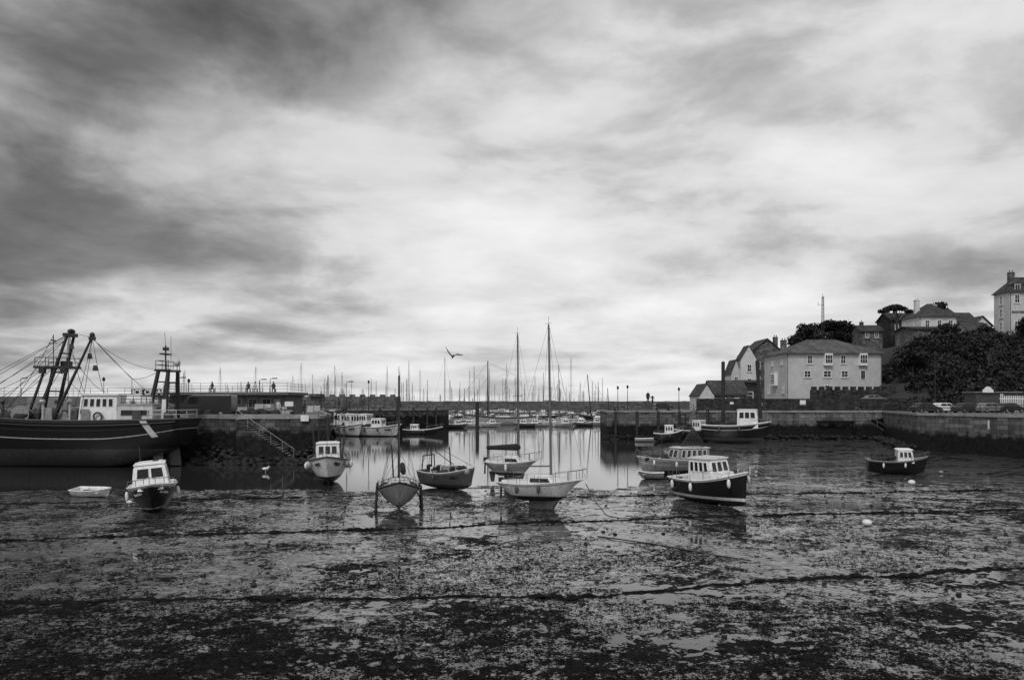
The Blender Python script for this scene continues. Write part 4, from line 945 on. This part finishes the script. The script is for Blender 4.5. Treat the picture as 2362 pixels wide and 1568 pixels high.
gull('white gull standing at the water edge',(-21.2,68.5,.0),(0,0,R(20)),False,1.3); gull('white gull standing on the mud',(-22.1,46,.02),(0,0,R(160)),False)

# ------------------------------------------------------------------ marina
MSPAR=M('marina_spar',.1,.5,.3)
def marina_yacht(hullmat,group):
    e=thing('moored_yacht','white sailing yacht with bare mast moored in the marina','sailing boat',(0,0,0),group=group)
    h=Hull(9,3,1.35,sb=.25,ss=0,tw=.7,rake=1.2,kb=.6,ks=.3,p0=.45,p1=.9,z0=-.3); build_hull(h,e,hullmat,WHITE,WHITE,bul=.05,nst=12,nr=6)
    mb=MB(); mb.prism([(-1.6,1.3),(2.2,1.3),(1.4,1.75),(-1.5,1.8)],-.8,.8); mb.box(-1.2,.9,-.815,.815,1.45,1.6,mi=1); mb.obj('cabin',[WHITE,GLASS],e)
    mb=MB(); mb.cyl((.6,0,1.6),(.6,0,12.5),.11,.075,6); mb.cyl((.6,-.8,7),(.6,.8,7),.03,n=4); mb.cyl((.6,0,2.6),(-3.4,0,2.6),.17,.12,6); mb.wire((4.4,0,1.6),(.6,0,12.4),r=.025); mb.wire((-4.4,0,1.4),(.6,0,12.4),r=.02)
    for s in(-1,1): mb.wire((.5,s*1.3,1.4),(.6,s*.8,7),r=.015); mb.wire((.6,s*.8,7),(.6,0,12.3),r=.015)
    mb.obj('mast',MSPAR,e)
    return e
tmpl=[marina_yacht(M_hull('marina_white',.85,.1,.1,band=[(.8,.86,.1)]),'yachts in the marina'),marina_yacht(M_hull('marina_dark',.06,.1,.1,band=[(.9,1,.6)]),'yachts in the marina')]
def copy_thing(src,loc,rz,sc):
    c=src.copy(); COL.objects.link(c); c.location=loc; c.rotation_euler=(0,0,rz); c.scale=sc
    for ch in src.children:
        k=ch.copy(); COL.objects.link(k); k.parent=c
    return c
random.seed(5); pos=[]
for i in range(300):
    y=random.choice([205,232,262,295,330,370,415])+random.uniform(-4,4)
    px=random.uniform(-.275,.125) if i%4 else random.uniform(-.42,-.2)
    if random.random()<.35: px=random.choice([-.22,-.13,-.06,.02,.07])+random.gauss(0,.012)
    x=px*y
    if y<245 and x<-16: y+=70; x=px*y
    if x<-30 and y<275: y+=70; x=px*y
    s=random.uniform(.65,1.15)
    if y<245: s*=.75
    pos.append((x,y,s))
used=[]
for x,y,s in pos:
    if any(abs(x-a)<2.4 and abs(y-b)<8 for a,b in used): continue
    if abs(x+3.5)<13 and abs(y-214)<12: continue
    if len(used)>=160: break
    used.append((x,y)); t=tmpl[0 if random.random()<.8 else 1]
    rz=R(random.choice([90,-90,90,-90,20,160])+random.uniform(-8,8))
    k=random.choice((.7,.85,1,1,1.15,1.35,1.6))
    copy_thing(t,(x,y,random.uniform(-.1,.05)),rz,(s,s,s*k*(1.0 if y<300 else 1.1)))
tmpl[0].location=(14,225,0); tmpl[0].rotation_euler=(0,0,R(170)); tmpl[1].location=(27,250,0); tmpl[1].rotation_euler=(0,0,R(80))
for y,x0,x1 in((222,-14,32),(248,-20,36),(283,-60,40),(350,-90,50)):
    e=thing('pontoon','floating wooden pontoon with short piles','pontoon',(0,y,0),group='marina pontoons')
    mb=MB(); mb.box(x0,x1,0,1.6,-.1,.55); mb.obj('deck',WOOD,e)
    for x in np.arange(x0+3,x1,14): mb=MB(); mb.cyl((x,1.8,-.5),(x,1.8,2.6),.16); mb.obj('guide_pile',DSPAR,e)
km=M_hull('ketch_hull',.75,.05,.25,band=[(.88,1,.05)])
e=thing('ketch','long classic sailing ketch with pale hull and tall masts','sailing ship',(-3.5,214,-.3),rot=(0,0,R(182)))
h=Hull(20,4.6,2.3,sb=1.0,ss=.4,tw=.55,rake=2.6,kb=.5,p0=.4,p1=.9); build_hull(h,e,km,DGREY,WOOD,bul=.4,nst=24,nr=8,rail_r=.1)
mb=MB(); mb.cyl((3.0,0,2),(3.0,0,17.5),.22,.12); mb.obj('main_mast',DSPAR,e)
mb=MB(); mb.cyl((-5,0,2),(-5,0,13.5),.19,.1); mb.obj('mizzen_mast',DSPAR,e)
mb=MB(); mb.cyl((9,0,3.2),(13,0,4),.15,.08); mb.obj('bowsprit',DSPAR,e)
for a,b in (((2.8,0,3.6),(-4,0,3.5)),((-5.2,0,3.4),(-10,0,3.6))): mb=MB(); mb.cyl(a,b,.16); mb.obj('boom',DSPAR,e)
mb=MB()
for q in(((12.8,0,4),(3,0,17)),((9.6,0,3.2),(3,0,13)),((3,0,17),(-5,0,13.4)),((-9.8,0,2.8),(-5,0,13.2)),((2.6,2.2,2.4),(3,0,14)),((2.6,-2.2,2.4),(3,0,14)),((3.6,2.2,2.4),(3,0,13)),((-5.4,2,2.4),(-5,0,11)),((-5.4,-2,2.4),(-5,0,11))): mb.wire(*q,r=.035)
mb.obj('rigging',WIRE,e)
for a,b,z in((-8,-5.8,3),(-3,1,2.7)): mb=MB(); mb.box(a,b,-1,1,2,z,taper=.95); mb.obj('deckhouse',WHITE,e)
e=thing('ketch','dark-hulled two-masted sailing vessel moored in the harbour','sailing ship',(28,262,-.3),rot=(0,0,R(175)))
h=Hull(14,3.8,1.9,sb=.8,ss=.3,tw=.55,rake=2,kb=.5); build_hull(h,e,M_hull('ketch_dark',.04,.04,.2,band=[(.9,1,.5)]),GREY,WOOD,bul=.3,nst=18,nr=8)
mb=MB(); mb.cyl((2,0,1.8),(3.2,0,15.5),.2,.12); mb.obj('main_mast',DSPAR,e)
mb=MB(); mb.cyl((-4,0,1.8),(-3.4,0,11),.17,.1); mb.obj('mizzen_mast',DSPAR,e)
mb=MB(); mb.wire((6.6,0,2.5),(3.2,0,15.4),r=.03); mb.wire((-6.4,0,2.2),(3.2,0,15.4),r=.03); mb.obj('rigging',WIRE,e)
mot=M_hull('small_motor_hull',.8,.1,.1)
for i,(x,y,rz) in enumerate(((-13,188,20),(-10,192,160),(-5,196,10),(3,197,175),(6,200,170),(13,198,15),(18,204,165),(22,208,10),(-9.5,200,5),(25,214,170),(10,207,0))):
    e=thing('motorboat','small white motorboat moored in calm water','motorboat',(x,y,-.1),rz=R(rz),group='small motorboats at moorings')
    h=Hull(5.5,2.1,.95,sb=.25,rake=.6,kb=.4); build_hull(h,e,mot if i%3 else fg,WHITE,DECK,bul=.1,nst=12,nr=6)
    cabin(e,-.6,1.2,1.5,.85,1.75,WHITE,WHITE,slF=.5,nf=2,nsd=2)
mb=MB(); X=np.linspace(-900,140,320); zz=[7.0+random.uniform(-.2,.2) for _ in X]
for i in range(len(X)-1):
    a,b=X[i],X[i+1]; z0,z1=zz[i],zz[i+1]; mb.add([(a,592,-1),(b,592,-1),(b,598,z1),(a,598,z0),(a,606,z0),(b,606,z1),(b,613,-1),(a,613,-1)],[(0,1,2,3),(3,2,5,4),(4,5,6,7)])
tag(mb.obj('breakwater',M_stone('hazed_breakwater_stone',.11,3,1.2,.4,.6)),'long dark stone breakwater sheltering the marina','breakwater')  # stone colour lightened to paint in distance haze

# ------------------------------------------------------------------ right side terrain
mb=MB(); mb.box(40,78,147,200,3,6.0); o=mb.obj('raised_road',ASPH); tag(o,None,None,kind='structure')
mb=MB(); mb.box(34,79,146.2,146.9,4.4,6.7)
tag(mb.obj('retaining_wall',DSTONE),'dark stone retaining wall beside the promenade','wall')
mb=MB(); mb.box(59,76,157,157.7,6,8.5)
for i in range(11): mb.box(59.2+i*1.55,60.1+i*1.55,157,157.7,8.5,9.15)
tag(mb.obj('castellated_wall',DSTONE),'castellated rubble stone garden wall','wall')
def hillh(x,y):
    lim=sm((x-57-np.maximum(0,y-198)*.95)/9)
    h1=14.5*sm((y-133)/36)*(.3*sm((x-69)/5)+.7*sm((x-73)/15))
    h2=10*sm((y-184)/16)*sm((x-56)/22)
    h3=5*sm((x-85)/40)*sm((y-150)/40)
    return 3.0+(1.2+np.maximum(h1,h2)+h3+.8*vn(x*.2,y*.2,41)*sm((y-135)/10))*lim
tag(grid_obj('hill',np.arange(50,420,2.0),np.arange(130,420,2.0),hillh,GRASS),None,None,kind='structure')
def leaves(centers,radii,nper,size,name,mat,parent=None,label=None,kind=None,squash=.8):
    ctr=[];mi=[]
    for c,r in zip(centers,radii):
        n=int(nper*r*r); d=rng.normal(0,1,(n,3)); d/=np.linalg.norm(d,axis=1)[:,None]; rad=r*(.5+.55*rng.random(n))[:,None]
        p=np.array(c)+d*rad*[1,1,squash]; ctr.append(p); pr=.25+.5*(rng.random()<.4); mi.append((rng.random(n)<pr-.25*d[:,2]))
    C=np.concatenate(ctr); n=len(C)
    a=rng.normal(0,1,(n,3)); a/=np.linalg.norm(a,axis=1)[:,None]; b=np.cross(a,rng.normal(0,1,(n,3))); b/=np.linalg.norm(b,axis=1)[:,None]
    s=(size*(.6+.8*rng.random(n)))[:,None]
    V=np.stack([C-a*s,C-b*s*.6,C+a*s,C+b*s*.6],1).reshape(-1,3)
    if parent is not None: V=V-np.array(parent.location)
    me=bpy.data.meshes.new(name); me.from_pydata(V.tolist(),[],np.arange(len(V)).reshape(-1,4).tolist()); me.materials.append(mat)
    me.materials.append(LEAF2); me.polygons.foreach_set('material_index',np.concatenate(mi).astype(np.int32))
    o=bpy.data.objects.new(name,me); COL.objects.link(o)
    if parent is not None:o.parent=parent
    if kind: tag(o,label,'shrubs',kind=kind)
    return o
cs=[];rs=[]
for i in range(1000):
    y=random.uniform(134,170); x=random.uniform(69,125)
    z=float(hillh(np.array([x]),np.array([y]))[0]); r=random.uniform(.8,2.1)
    if x<77.5 and y>148: continue
    if z<5 and y>150: continue
    cs.append((x,y,z+r*.25)); rs.append(r)
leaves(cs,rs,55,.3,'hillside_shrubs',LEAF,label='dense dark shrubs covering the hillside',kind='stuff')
def tree(label,x,y,z,th,blobs,nper,size,r=.35,name='tree',lean=0,squash=.8):
    e=thing(name,label,'tree',(x,y,z)); mb=MB(); top=Vector((lean,0,th)); mb.cyl((0,0,-1),top*.5,r,r*.75); mb.cyl(top*.5,top,r*.75,r*.5)
    for (bx,by,bz,br) in blobs[:9]: mb.cyl(top*.75,(bx,by,bz-br*.2),r*.4,.06,6)
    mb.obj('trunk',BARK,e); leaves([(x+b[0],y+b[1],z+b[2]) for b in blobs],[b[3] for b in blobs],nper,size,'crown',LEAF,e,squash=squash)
    return e
def rblobs(w,h0,h1,n,r0,r1):
    out=[]
    for i in range(n):
        a=random.uniform(0,6.28); q=random.random()**.5; z=random.uniform(h0,h1); k=math.sqrt(max(.1,1-((z-h0)/(h1-h0+.01))**2*.8)); out.append((math.cos(a)*w*q*k,math.sin(a)*w*q*k*.8,z,random.uniform(r0,r1)))
    return out
tree('rounded dark broadleaf tree above the harbour house roof',79.0,212,15,5,rblobs(4.6,5,11,36,1.2,2),80,.32)
tree('rounded dark broadleaf tree above the slate roof',85.5,210,15,5,rblobs(5.6,5,11.6,44,1.2,2.2),80,.32)
tree('broad dark tree beside the antenna tower',91.5,212,15,4.5,rblobs(4,4.5,10,28,1,1.8),75,.32)
tree('flat-topped umbrella pine on the hilltop',95.5,198,19.8,8.2,[(-3.6,0,8.8,1.0),(-2.0,.5,9.4,1.2),(0,0,9.9,1.5),(1.9,.5,9.5,1.2),(3.5,0,8.8,1.0),(-2.8,-.8,8.8,.9),(2.6,-.8,8.7,1),(.5,-1,9.4,1.1),(-.6,1,9.9,1.2),(-.9,-.8,9.3,1.1),(1.1,.9,9.9,1.1)],170,.22,.3,'pine_tree',.3,squash=.5)
tree('dark tree on the hillside beside a house',93.8,172,16,3.5,rblobs(2.6,3,6.2,18,.9,1.5),70,.3)
tree('small dark tree between hillside houses',101.5,172,17,3,rblobs(2.2,3,5.2,14,.9,1.4),70,.3)
tree('dark tree beside the hotel',110.5,205,24,4,rblobs(2.5,4,7,14,.9,1.5),70,.3)
tree('dark bushy tree at the foot of the bank',79.5,158,11,3,rblobs(2.6,2,4.5,16,.9,1.5),70,.3)
tree('dark tree on the bank below the hotel',106,162,18.5,2.5,rblobs(3,1.5,4.2,18,1,1.7),70,.3)

# ------------------------------------------------------------------ buildings
def house(label,x0,x1,y0,y1,z0,ze,zr,roof,wm,rm,front=(),left=(),chim=(),name='house',over=.35,fw=.1,wf=WHITE,cat='house'):
    e=thing(name,label,cat,((x0+x1)/2,(y0+y1)/2,z0)); mb=MB()
    mb.box(x0,x1,y0,y1,z0-3,ze)
    if roof=='gx': 
        for x in(x0,x1): mb.add([(x,y0,ze),(x,y1,ze),(x,(y0+y1)/2,zr-.05)],[(0,1,2)])
    if roof=='gy':
        for y in(y0,y1): mb.add([(x0,y,ze),(x1,y,ze),((x0+x1)/2,y,zr-.05)],[(0,1,2)])
    mb.obj('wall',wm,e,world=True,fixn=False)
    rb=MB(); o=over; a,b,c,d=x0-o,x1+o,y0-o,y1+o; ym=(y0+y1)/2; xm=(x0+x1)/2
    if roof=='hip':
        i=min((y1-y0)/2,(x1-x0)/2)*.95
        vs=[(a,c,ze),(b,c,ze),(b,d,ze),(a,d,ze),(x0+i,ym,zr),(x1-i,ym,zr)]
        rb.add(vs,[(0,1,5,4),(1,2,5),(2,3,4,5),(3,0,4),(3,2,1,0)]); rb.cyl((x0+i,ym,zr),(x1-i,ym,zr),.12)
        for p,q in((0,4),(3,4),(1,5),(2,5)): rb.cyl(vs[p],vs[q],.1)
    elif roof=='gx':
        vs=[(a,c,ze-.1),(b,c,ze-.1),(b,ym,zr),(a,ym,zr),(a,d,ze-.1),(b,d,ze-.1)]; vs+=[(p[0],p[1],p[2]+.18) for p in vs]
        rb.add(vs,[(0,1,2,3),(3,2,5,4),(6,9,8,7),(9,10,11,8),(0,6,7,1),(4,5,11,10),(0,3,9,6),(3,4,10,9),(1,7,8,2),(2,8,11,5)])
    elif roof=='gy':
        vs=[(a,c,ze-.1),(a,d,ze-.1),(xm,d,zr),(xm,c,zr),(b,c,ze-.1),(b,d,ze-.1)]; vs+=[(p[0],p[1],p[2]+.18) for p in vs]
        rb.add(vs,[(0,1,2,3),(3,2,5,4),(6,9,8,7),(9,10,11,8),(0,6,7,1),(4,5,11,10),(0,3,9,6),(3,4,10,9),(1,7,8,2),(2,8,11,5)])
    else: rb.box(a,b,c,d,ze,ze+.3)
    rb.obj('roof',rm,e,world=True)
    gt=MB(); gt.box(a,b,c-.1,c-.003,ze-.2,ze-.05)
    if roof!='gy':
        for x in(x0+.15,x1-.15): gt.cyl((x,y0-.1,z0),(x,y0-.1,ze-.2),.06); gt.box(x-.06,x+.06,c-.05,y0-.05,ze-.25,ze-.15)
        gt.obj('gutter',DGREY,e,world=True)
    def pn(q,W,Hh,u,v,w,h,k='w'):
        panel(e,'door' if k=='d' else 'window',q,(u-w/2)/W,(u+w/2)/W,(v-h/2)/Hh,(v+h/2)/Hh,[wf,GLASS if k!='d' else DGREY],fw=fw,th=.1,mull=(2,2) if k!='d' else (1,1),world=True,sill=(k!='d'))
    qf=[(x0,y0-.005,z0),(x1,y0-.005,z0),(x1,y0-.005,ze),(x0,y0-.005,ze)]
    for w in front: pn(qf,x1-x0,ze-z0,*w)
    ql=[(x0-.005,y1,z0),(x0-.005,y0,z0),(x0-.005,y0,ze),(x0-.005,y1,ze)]
    for w in left: pn(ql,y1-y0,ze-z0,*w)
    for(cx,cy,cw,ct) in chim:
        cb=MB(); cb.box(cx-cw/2,cx+cw/2,cy-.4,cy+.4,ze,ct); cb.box(cx-cw/2-.08,cx+cw/2+.08,cy-.48,cy+.48,ct,ct+.15)
        for k in range(max(1,int(cw/.45))): xx=cx-cw/2+(k+.5)*cw/max(1,int(cw/.45)); cb.cyl((xx,cy,ct+.15),(xx,cy,ct+.65),.13,.11)
        cb.obj('chimney',STONE if wm!=PALER else PALER,e,world=True)
    return e
def baywin(e,x,y,z,w,h,d=.7):
    mb=MB(); mb.prism([(x-w/2,y-.006),(x-w/2+.15,y-d),(x+w/2-.15,y-d),(x+w/2,y-.006)],z-.35,z,'z'); mb.prism([(x-w/2,y-.006),(x-w/2+.15,y-d),(x+w/2-.15,y-d),(x+w/2,y-.006)],z+h,z+h+.25,'z'); 
    mb.prism([(x-w/2+.06,y-.006),(x-w/2+.2,y-d+.06),(x+w/2-.2,y-d+.06),(x+w/2-.06,y-.006)],z,z+h,'z'); mb.obj('bay_window',WHITE,e,world=True)
    q=[(x-w/2+.2,y-d+.05,z),(x+w/2-.2,y-d+.05,z),(x+w/2-.2,y-d+.05,z+h),(x-w/2+.2,y-d+.05,z+h)]
    panel(e,'window',q,.02,.98,.04,.96,[WHITE,GLASS],fw=.1,th=.06,mull=(3,2),world=True)
e=house('large grey rendered harbourside house with hipped slate roof',56.9,76.6,165,179.5,6.3,16.2,19.5,'hip',RENDER,SLATEL,
  front=[(4.8,8.6,1.0,1.7),(11.7,8.6,1.0,1.7),(4.3,5.6,1.3,1.3),(12.0,5.6,1.3,1.3),(8.4,2.6,1.0,1.4),(15.8,5.4,1.0,1.9,'d'),(8.4,5.6,1.5,1.3)],
  left=[(11.5,8.6,.9,1.7),(5.5,8.6,.9,1.7),(12.5,2.6,1,1.8),(3,2.6,1,1.8)],chim=[(60,176,1.2,19.6)],over=.5)
baywin(e,65.4,165,14.0,1.9,1.9); baywin(e,72.6,165,14.0,1.9,1.9)
mb=MB(); mb.box(56.2,56.894,170.6,173.2,9.6,12.4); mb.obj('bay_window',WHITE,e,world=True)
panel(e,'window',[(56.19,173.2,9.9),(56.19,170.6,9.9),(56.19,170.6,12.2),(56.19,173.2,12.2)],.05,.95,.05,.95,[WHITE,GLASS],fw=.12,mull=(3,2),world=True)
house('tall rubble-stone house with gabled slate roof',55.8,64,187,196,6.3,17.3,20.9,'gy',STONE,SLATE,front=[(2,8.5,.9,1.5),(6,8.5,.9,1.5),(2,5,.9,1.5)],left=[(3,8,.9,1.4)],chim=[(62.8,190,1.0,21.4)])
house('narrow pale gabled house beside stone house',52.6,56.2,183,187,6.3,15.9,19.0,'gy',PALER,SLATE,front=[(1.9,7.6,.9,1.6),(1.9,4.4,.9,1.6)],left=[(2,7,.8,1.3)],over=.15)
house('low grey house with steep slate roof',50.6,53.0,184,190,6.3,12.5,15.8,'gy',RENDER,SLATE,front=[(1.2,5,.8,1.2)],over=.15)
house('low boathouse with pale gable and slate roof',34.8,37.6,148,156,4.8,7.2,9.4,'gy',CREAM,SLATE,front=[(1.4,1.6,.8,.9)],name='boathouse',cat='building',over=.15)
house('low rubble-stone boathouse with slate roof',37.8,44.2,150,157,4.8,7.6,10.1,'gx',STONE,SLATE,front=[(2,1.6,.8,.9),(4.5,1.6,.8,.9)],name='boathouse',cat='building')
house('dark open-fronted store beside the boathouse',44.8,49.5,160,168,4.8,10.2,10.2,'flat',DSTONE,DGREY,front=[(2.3,2.6,2.6,1.5)],name='store_building',cat='building')
house('pale cream hipped villa on the hilltop',91,99.5,178,186,19.0,25.2,28.4,'hip',PALER,SLATE,front=[(1.8,4.6,.9,1.5),(4.5,4.6,.9,1.5),(7.0,4.6,.9,1.5),(3,1.6,.9,1.5)],left=[(5,4,.9,1.4)],chim=[(92.5,182,1.0,29.2),(97,183,.8,28.2)])
house('pale extension of hilltop villa with slate roof',99.6,104.5,179,186,18.5,24.0,26.4,'gx',PALER,SLATE,front=[(1.5,3.4,.8,1.4),(3.6,3.4,.8,1.4)])
house('rubble-stone building on the slope',87.6,93.6,174,182,16,22.2,22.8,'gx',STONE,SLATE,front=[(4.2,4.6,1.2,.9),(2,2.5,.9,1.2)])
house('small grey cottage on the hillside with slate roof',88,93.6,201,207,20,24.0,25.6,'gx',STONE,SLATE,front=[(1.6,3,.9,1.1),(4.0,3,.9,1.1)],chim=[(89.5,204,.8,26.4)])
house('grey terraced house on the hill with chimney',104.5,110,196,205,21,26.8,29.2,'gx',RENDER,SLATE,front=[(1.5,4,.9,1.3),(3.8,4,.9,1.3)],chim=[(106,200,.9,30)])
house('white hillside cottage with small windows',101.8,106.0,176,184,18.5,22.8,25.0,'gy',PALER,SLATE,front=[(1.3,2.8,.8,1.2),(3.0,2.8,.8,1.2)])
house('grey hillside house below the hotel',98.5,103.2,172,178,17,21.5,23.4,'gx',RENDER,SLATE,front=[(1.4,2.8,.8,1.2),(3.2,2.8,.8,1.2)])
house('dark slate-roofed house beyond the villa',98,104.5,206,214,21,27.4,29.4,'gx',DSTONE,SLATE,front=[(1.5,4.5,.9,1.2),(4.5,4.5,.9,1.2)],chim=[(101,210,.9,30.2)])
e=house('tall pale hotel with hipped roof and dormers on the cliff',106.2,119,170,175.5,20.5,29.6,33.0,'hip',CREAM,SLATE,
  front=[(x,z,1.0,1.7) for x in(1.6,4.2,6.8,9.4) for z in(2.0,7.6)]+[(x,4.6,1.0,1.4) for x in(6.8,9.4)],left=[(2.7,z,1.0,1.7) for z in(2,4.8,7.6)],chim=[(109,174,1.2,34.2)],name='hotel',cat='hotel')
text(e,'MARITIME',.62,(108.0,169.86,25.3),(1,0,0),(0,0,1),DGREY,world=True,bold=.02)
for x in(108,110.8,113.6):
    mb=MB(); mb.box(x-.7,x+.7,170.2,172.6,29.8,31.4); mb.prism([(x-.85,31.4),(x+.85,31.4),(x,32.1)],170.1,172.6); mb.obj('dormer',DGREY,e,world=True)
    panel(e,'window',[(x-.6,170.18,29.9),(x+.6,170.18,29.9),(x+.6,170.18,31.3),(x-.6,170.18,31.3)],.05,.95,.05,.95,[WHITE,GLASS],fw=.1,mull=(2,1),world=True)
e=thing('antenna_tower','slender steel lattice antenna mast with cross arms','antenna tower',(80,205,16)); mb=MB()
def leg(k,z): s=.38-.2*(z/17.6); return Vector((s*(1 if k in(0,1) else -1),s*(1 if k in(0,3) else -1),z))
for k in range(4): mb.cyl(leg(k,0),leg(k,17.2),.045,n=5)
nz=18
for j in range(nz):
    za,zb=17.2*j/nz,17.2*(j+1)/nz
    for k in range(4): mb.cyl(leg(k,za),leg((k+1)%4,zb),.025,n=4); mb.cyl(leg(k,zb),leg((k+1)%4,zb),.02,n=4)
mb.obj('lattice',IRON,e)
mb=MB(); mb.cyl((0,0,16.8),(0,0,18),.05); mb.cyl((-1.3,0,15.2),(.3,0,15.2),.04); mb.cyl((-1.2,0,14.8),(-1.2,0,16.0),.04); mb.obj('aerial',IRON,e)

# ------------------------------------------------------------------ world, light, camera
w=bpy.data.worlds.new('World'); scene.world=w; w.use_nodes=True; nt=w.node_tree; nt.nodes.clear()
L=nt.links.new
out=nt.nodes.new('ShaderNodeOutputWorld'); tc=nt.nodes.new('ShaderNodeTexCoord').outputs['Generated']
SE,SR=R(50),R(205)
sky=nt.nodes.new('ShaderNodeTexSky'); sky.sky_type='NISHITA'; sky.sun_disc=False; sky.sun_elevation=SE; sky.sun_rotation=SR
bw=nt.nodes.new('ShaderNodeRGBToBW'); L(sky.outputs[0],bw.inputs[0]); bg1=nt.nodes.new('ShaderNodeBackground'); L(bw.outputs[0],bg1.inputs[0]); bg1.inputs[1].default_value=.06
sp=nt.nodes.new('ShaderNodeSeparateXYZ'); L(tc,sp.inputs[0]); x,y,z=sp.outputs
zc=mth(nt,'MAXIMUM',z,0.0); den=mth(nt,'ADD',zc,.16)
cb=nt.nodes.new('ShaderNodeCombineXYZ'); L(mth(nt,'MULTIPLY',mth(nt,'DIVIDE',x,den),.95),cb.inputs[0]); L(mth(nt,'DIVIDE',y,den),cb.inputs[1]); cb.inputs[2].default_value=5.2
nA=noise(nt,cb.outputs[0],1.25,7,.5,.35); nB=noise(nt,cb.outputs[0],4.2,7,.62,.3)
nC=noise(nt,mapping(nt,tc,(1,1,2.2)),3.6,7,.55,.3)
nS=noise(nt,mapping(nt,tc,(1.2,1.2,12)),2.2,6,.55,.3)
def sg(v,k):
    v=Vector(v).normalized(); d=nt.nodes.new('ShaderNodeVectorMath'); d.operation='DOT_PRODUCT'; d.inputs[1].default_value=v; L(tc,d.inputs[0])
    return mth(nt,'EXPONENT',mth(nt,'MULTIPLY',mth(nt,'SUBTRACT',d.outputs['Value'],1),k))
D=mth(nt,'ADD',mth(nt,'MULTIPLY',sg((0.03,1,.13),8),.33),.58)
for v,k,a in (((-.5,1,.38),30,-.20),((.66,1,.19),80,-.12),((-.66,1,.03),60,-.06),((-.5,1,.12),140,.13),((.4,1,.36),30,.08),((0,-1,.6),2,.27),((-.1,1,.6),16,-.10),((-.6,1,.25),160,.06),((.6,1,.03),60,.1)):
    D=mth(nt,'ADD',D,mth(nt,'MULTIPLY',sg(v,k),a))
D=mth(nt,'ADD',D,mrange(nt,nA,.36,.64,-.115,.115,True))
D=mth(nt,'ADD',D,mrange(nt,nC,.38,.62,-.085,.085,True))
D=mth(nt,'ADD',D,mth(nt,'MULTIPLY',mth(nt,'SUBTRACT',nB,.5),.2))
low=mth(nt,'EXPONENT',mth(nt,'MULTIPLY',zc,-8))
D=mth(nt,'ADD',D,mth(nt,'MULTIPLY',low,.05))
D=mth(nt,'ADD',D,mth(nt,'MULTIPLY',mth(nt,'MULTIPLY',mth(nt,'SUBTRACT',nS,.5),low),.35))
D=mth(nt,'ADD',mth(nt,'MINIMUM',D,.84),mth(nt,'MULTIPLY',mth(nt,'MAXIMUM',mth(nt,'SUBTRACT',D,.84),0.0),.45))
D=mth(nt,'MINIMUM',mth(nt,'MAXIMUM',D,.25),.96)
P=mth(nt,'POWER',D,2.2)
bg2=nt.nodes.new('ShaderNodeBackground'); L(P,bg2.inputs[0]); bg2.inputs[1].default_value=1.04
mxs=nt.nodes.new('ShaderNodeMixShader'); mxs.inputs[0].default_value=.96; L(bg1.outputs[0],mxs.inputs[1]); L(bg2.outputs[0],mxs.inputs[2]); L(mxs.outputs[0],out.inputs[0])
sd=bpy.data.lights.new('sun','SUN'); sd.energy=1.5; sd.angle=R(14); so=bpy.data.objects.new('sun',sd); COL.objects.link(so)
dirv=Vector((math.sin(SR)*math.cos(SE),math.cos(SR)*math.cos(SE),math.sin(SE)))
so.rotation_euler=dirv.to_track_quat('Z','Y').to_euler()
cam=bpy.data.cameras.new('camera'); co=bpy.data.objects.new('camera',cam); COL.objects.link(co); co.location=(0,0,6); co.rotation_euler=(R(90),0,0)
cam.lens=28; cam.sensor_width=36; cam.shift_y=.061; cam.clip_start=.1; cam.clip_end=9000; scene.camera=co
scene.view_settings.view_transform='Standard'; scene.view_settings.look='None'; scene.view_settings.exposure=0
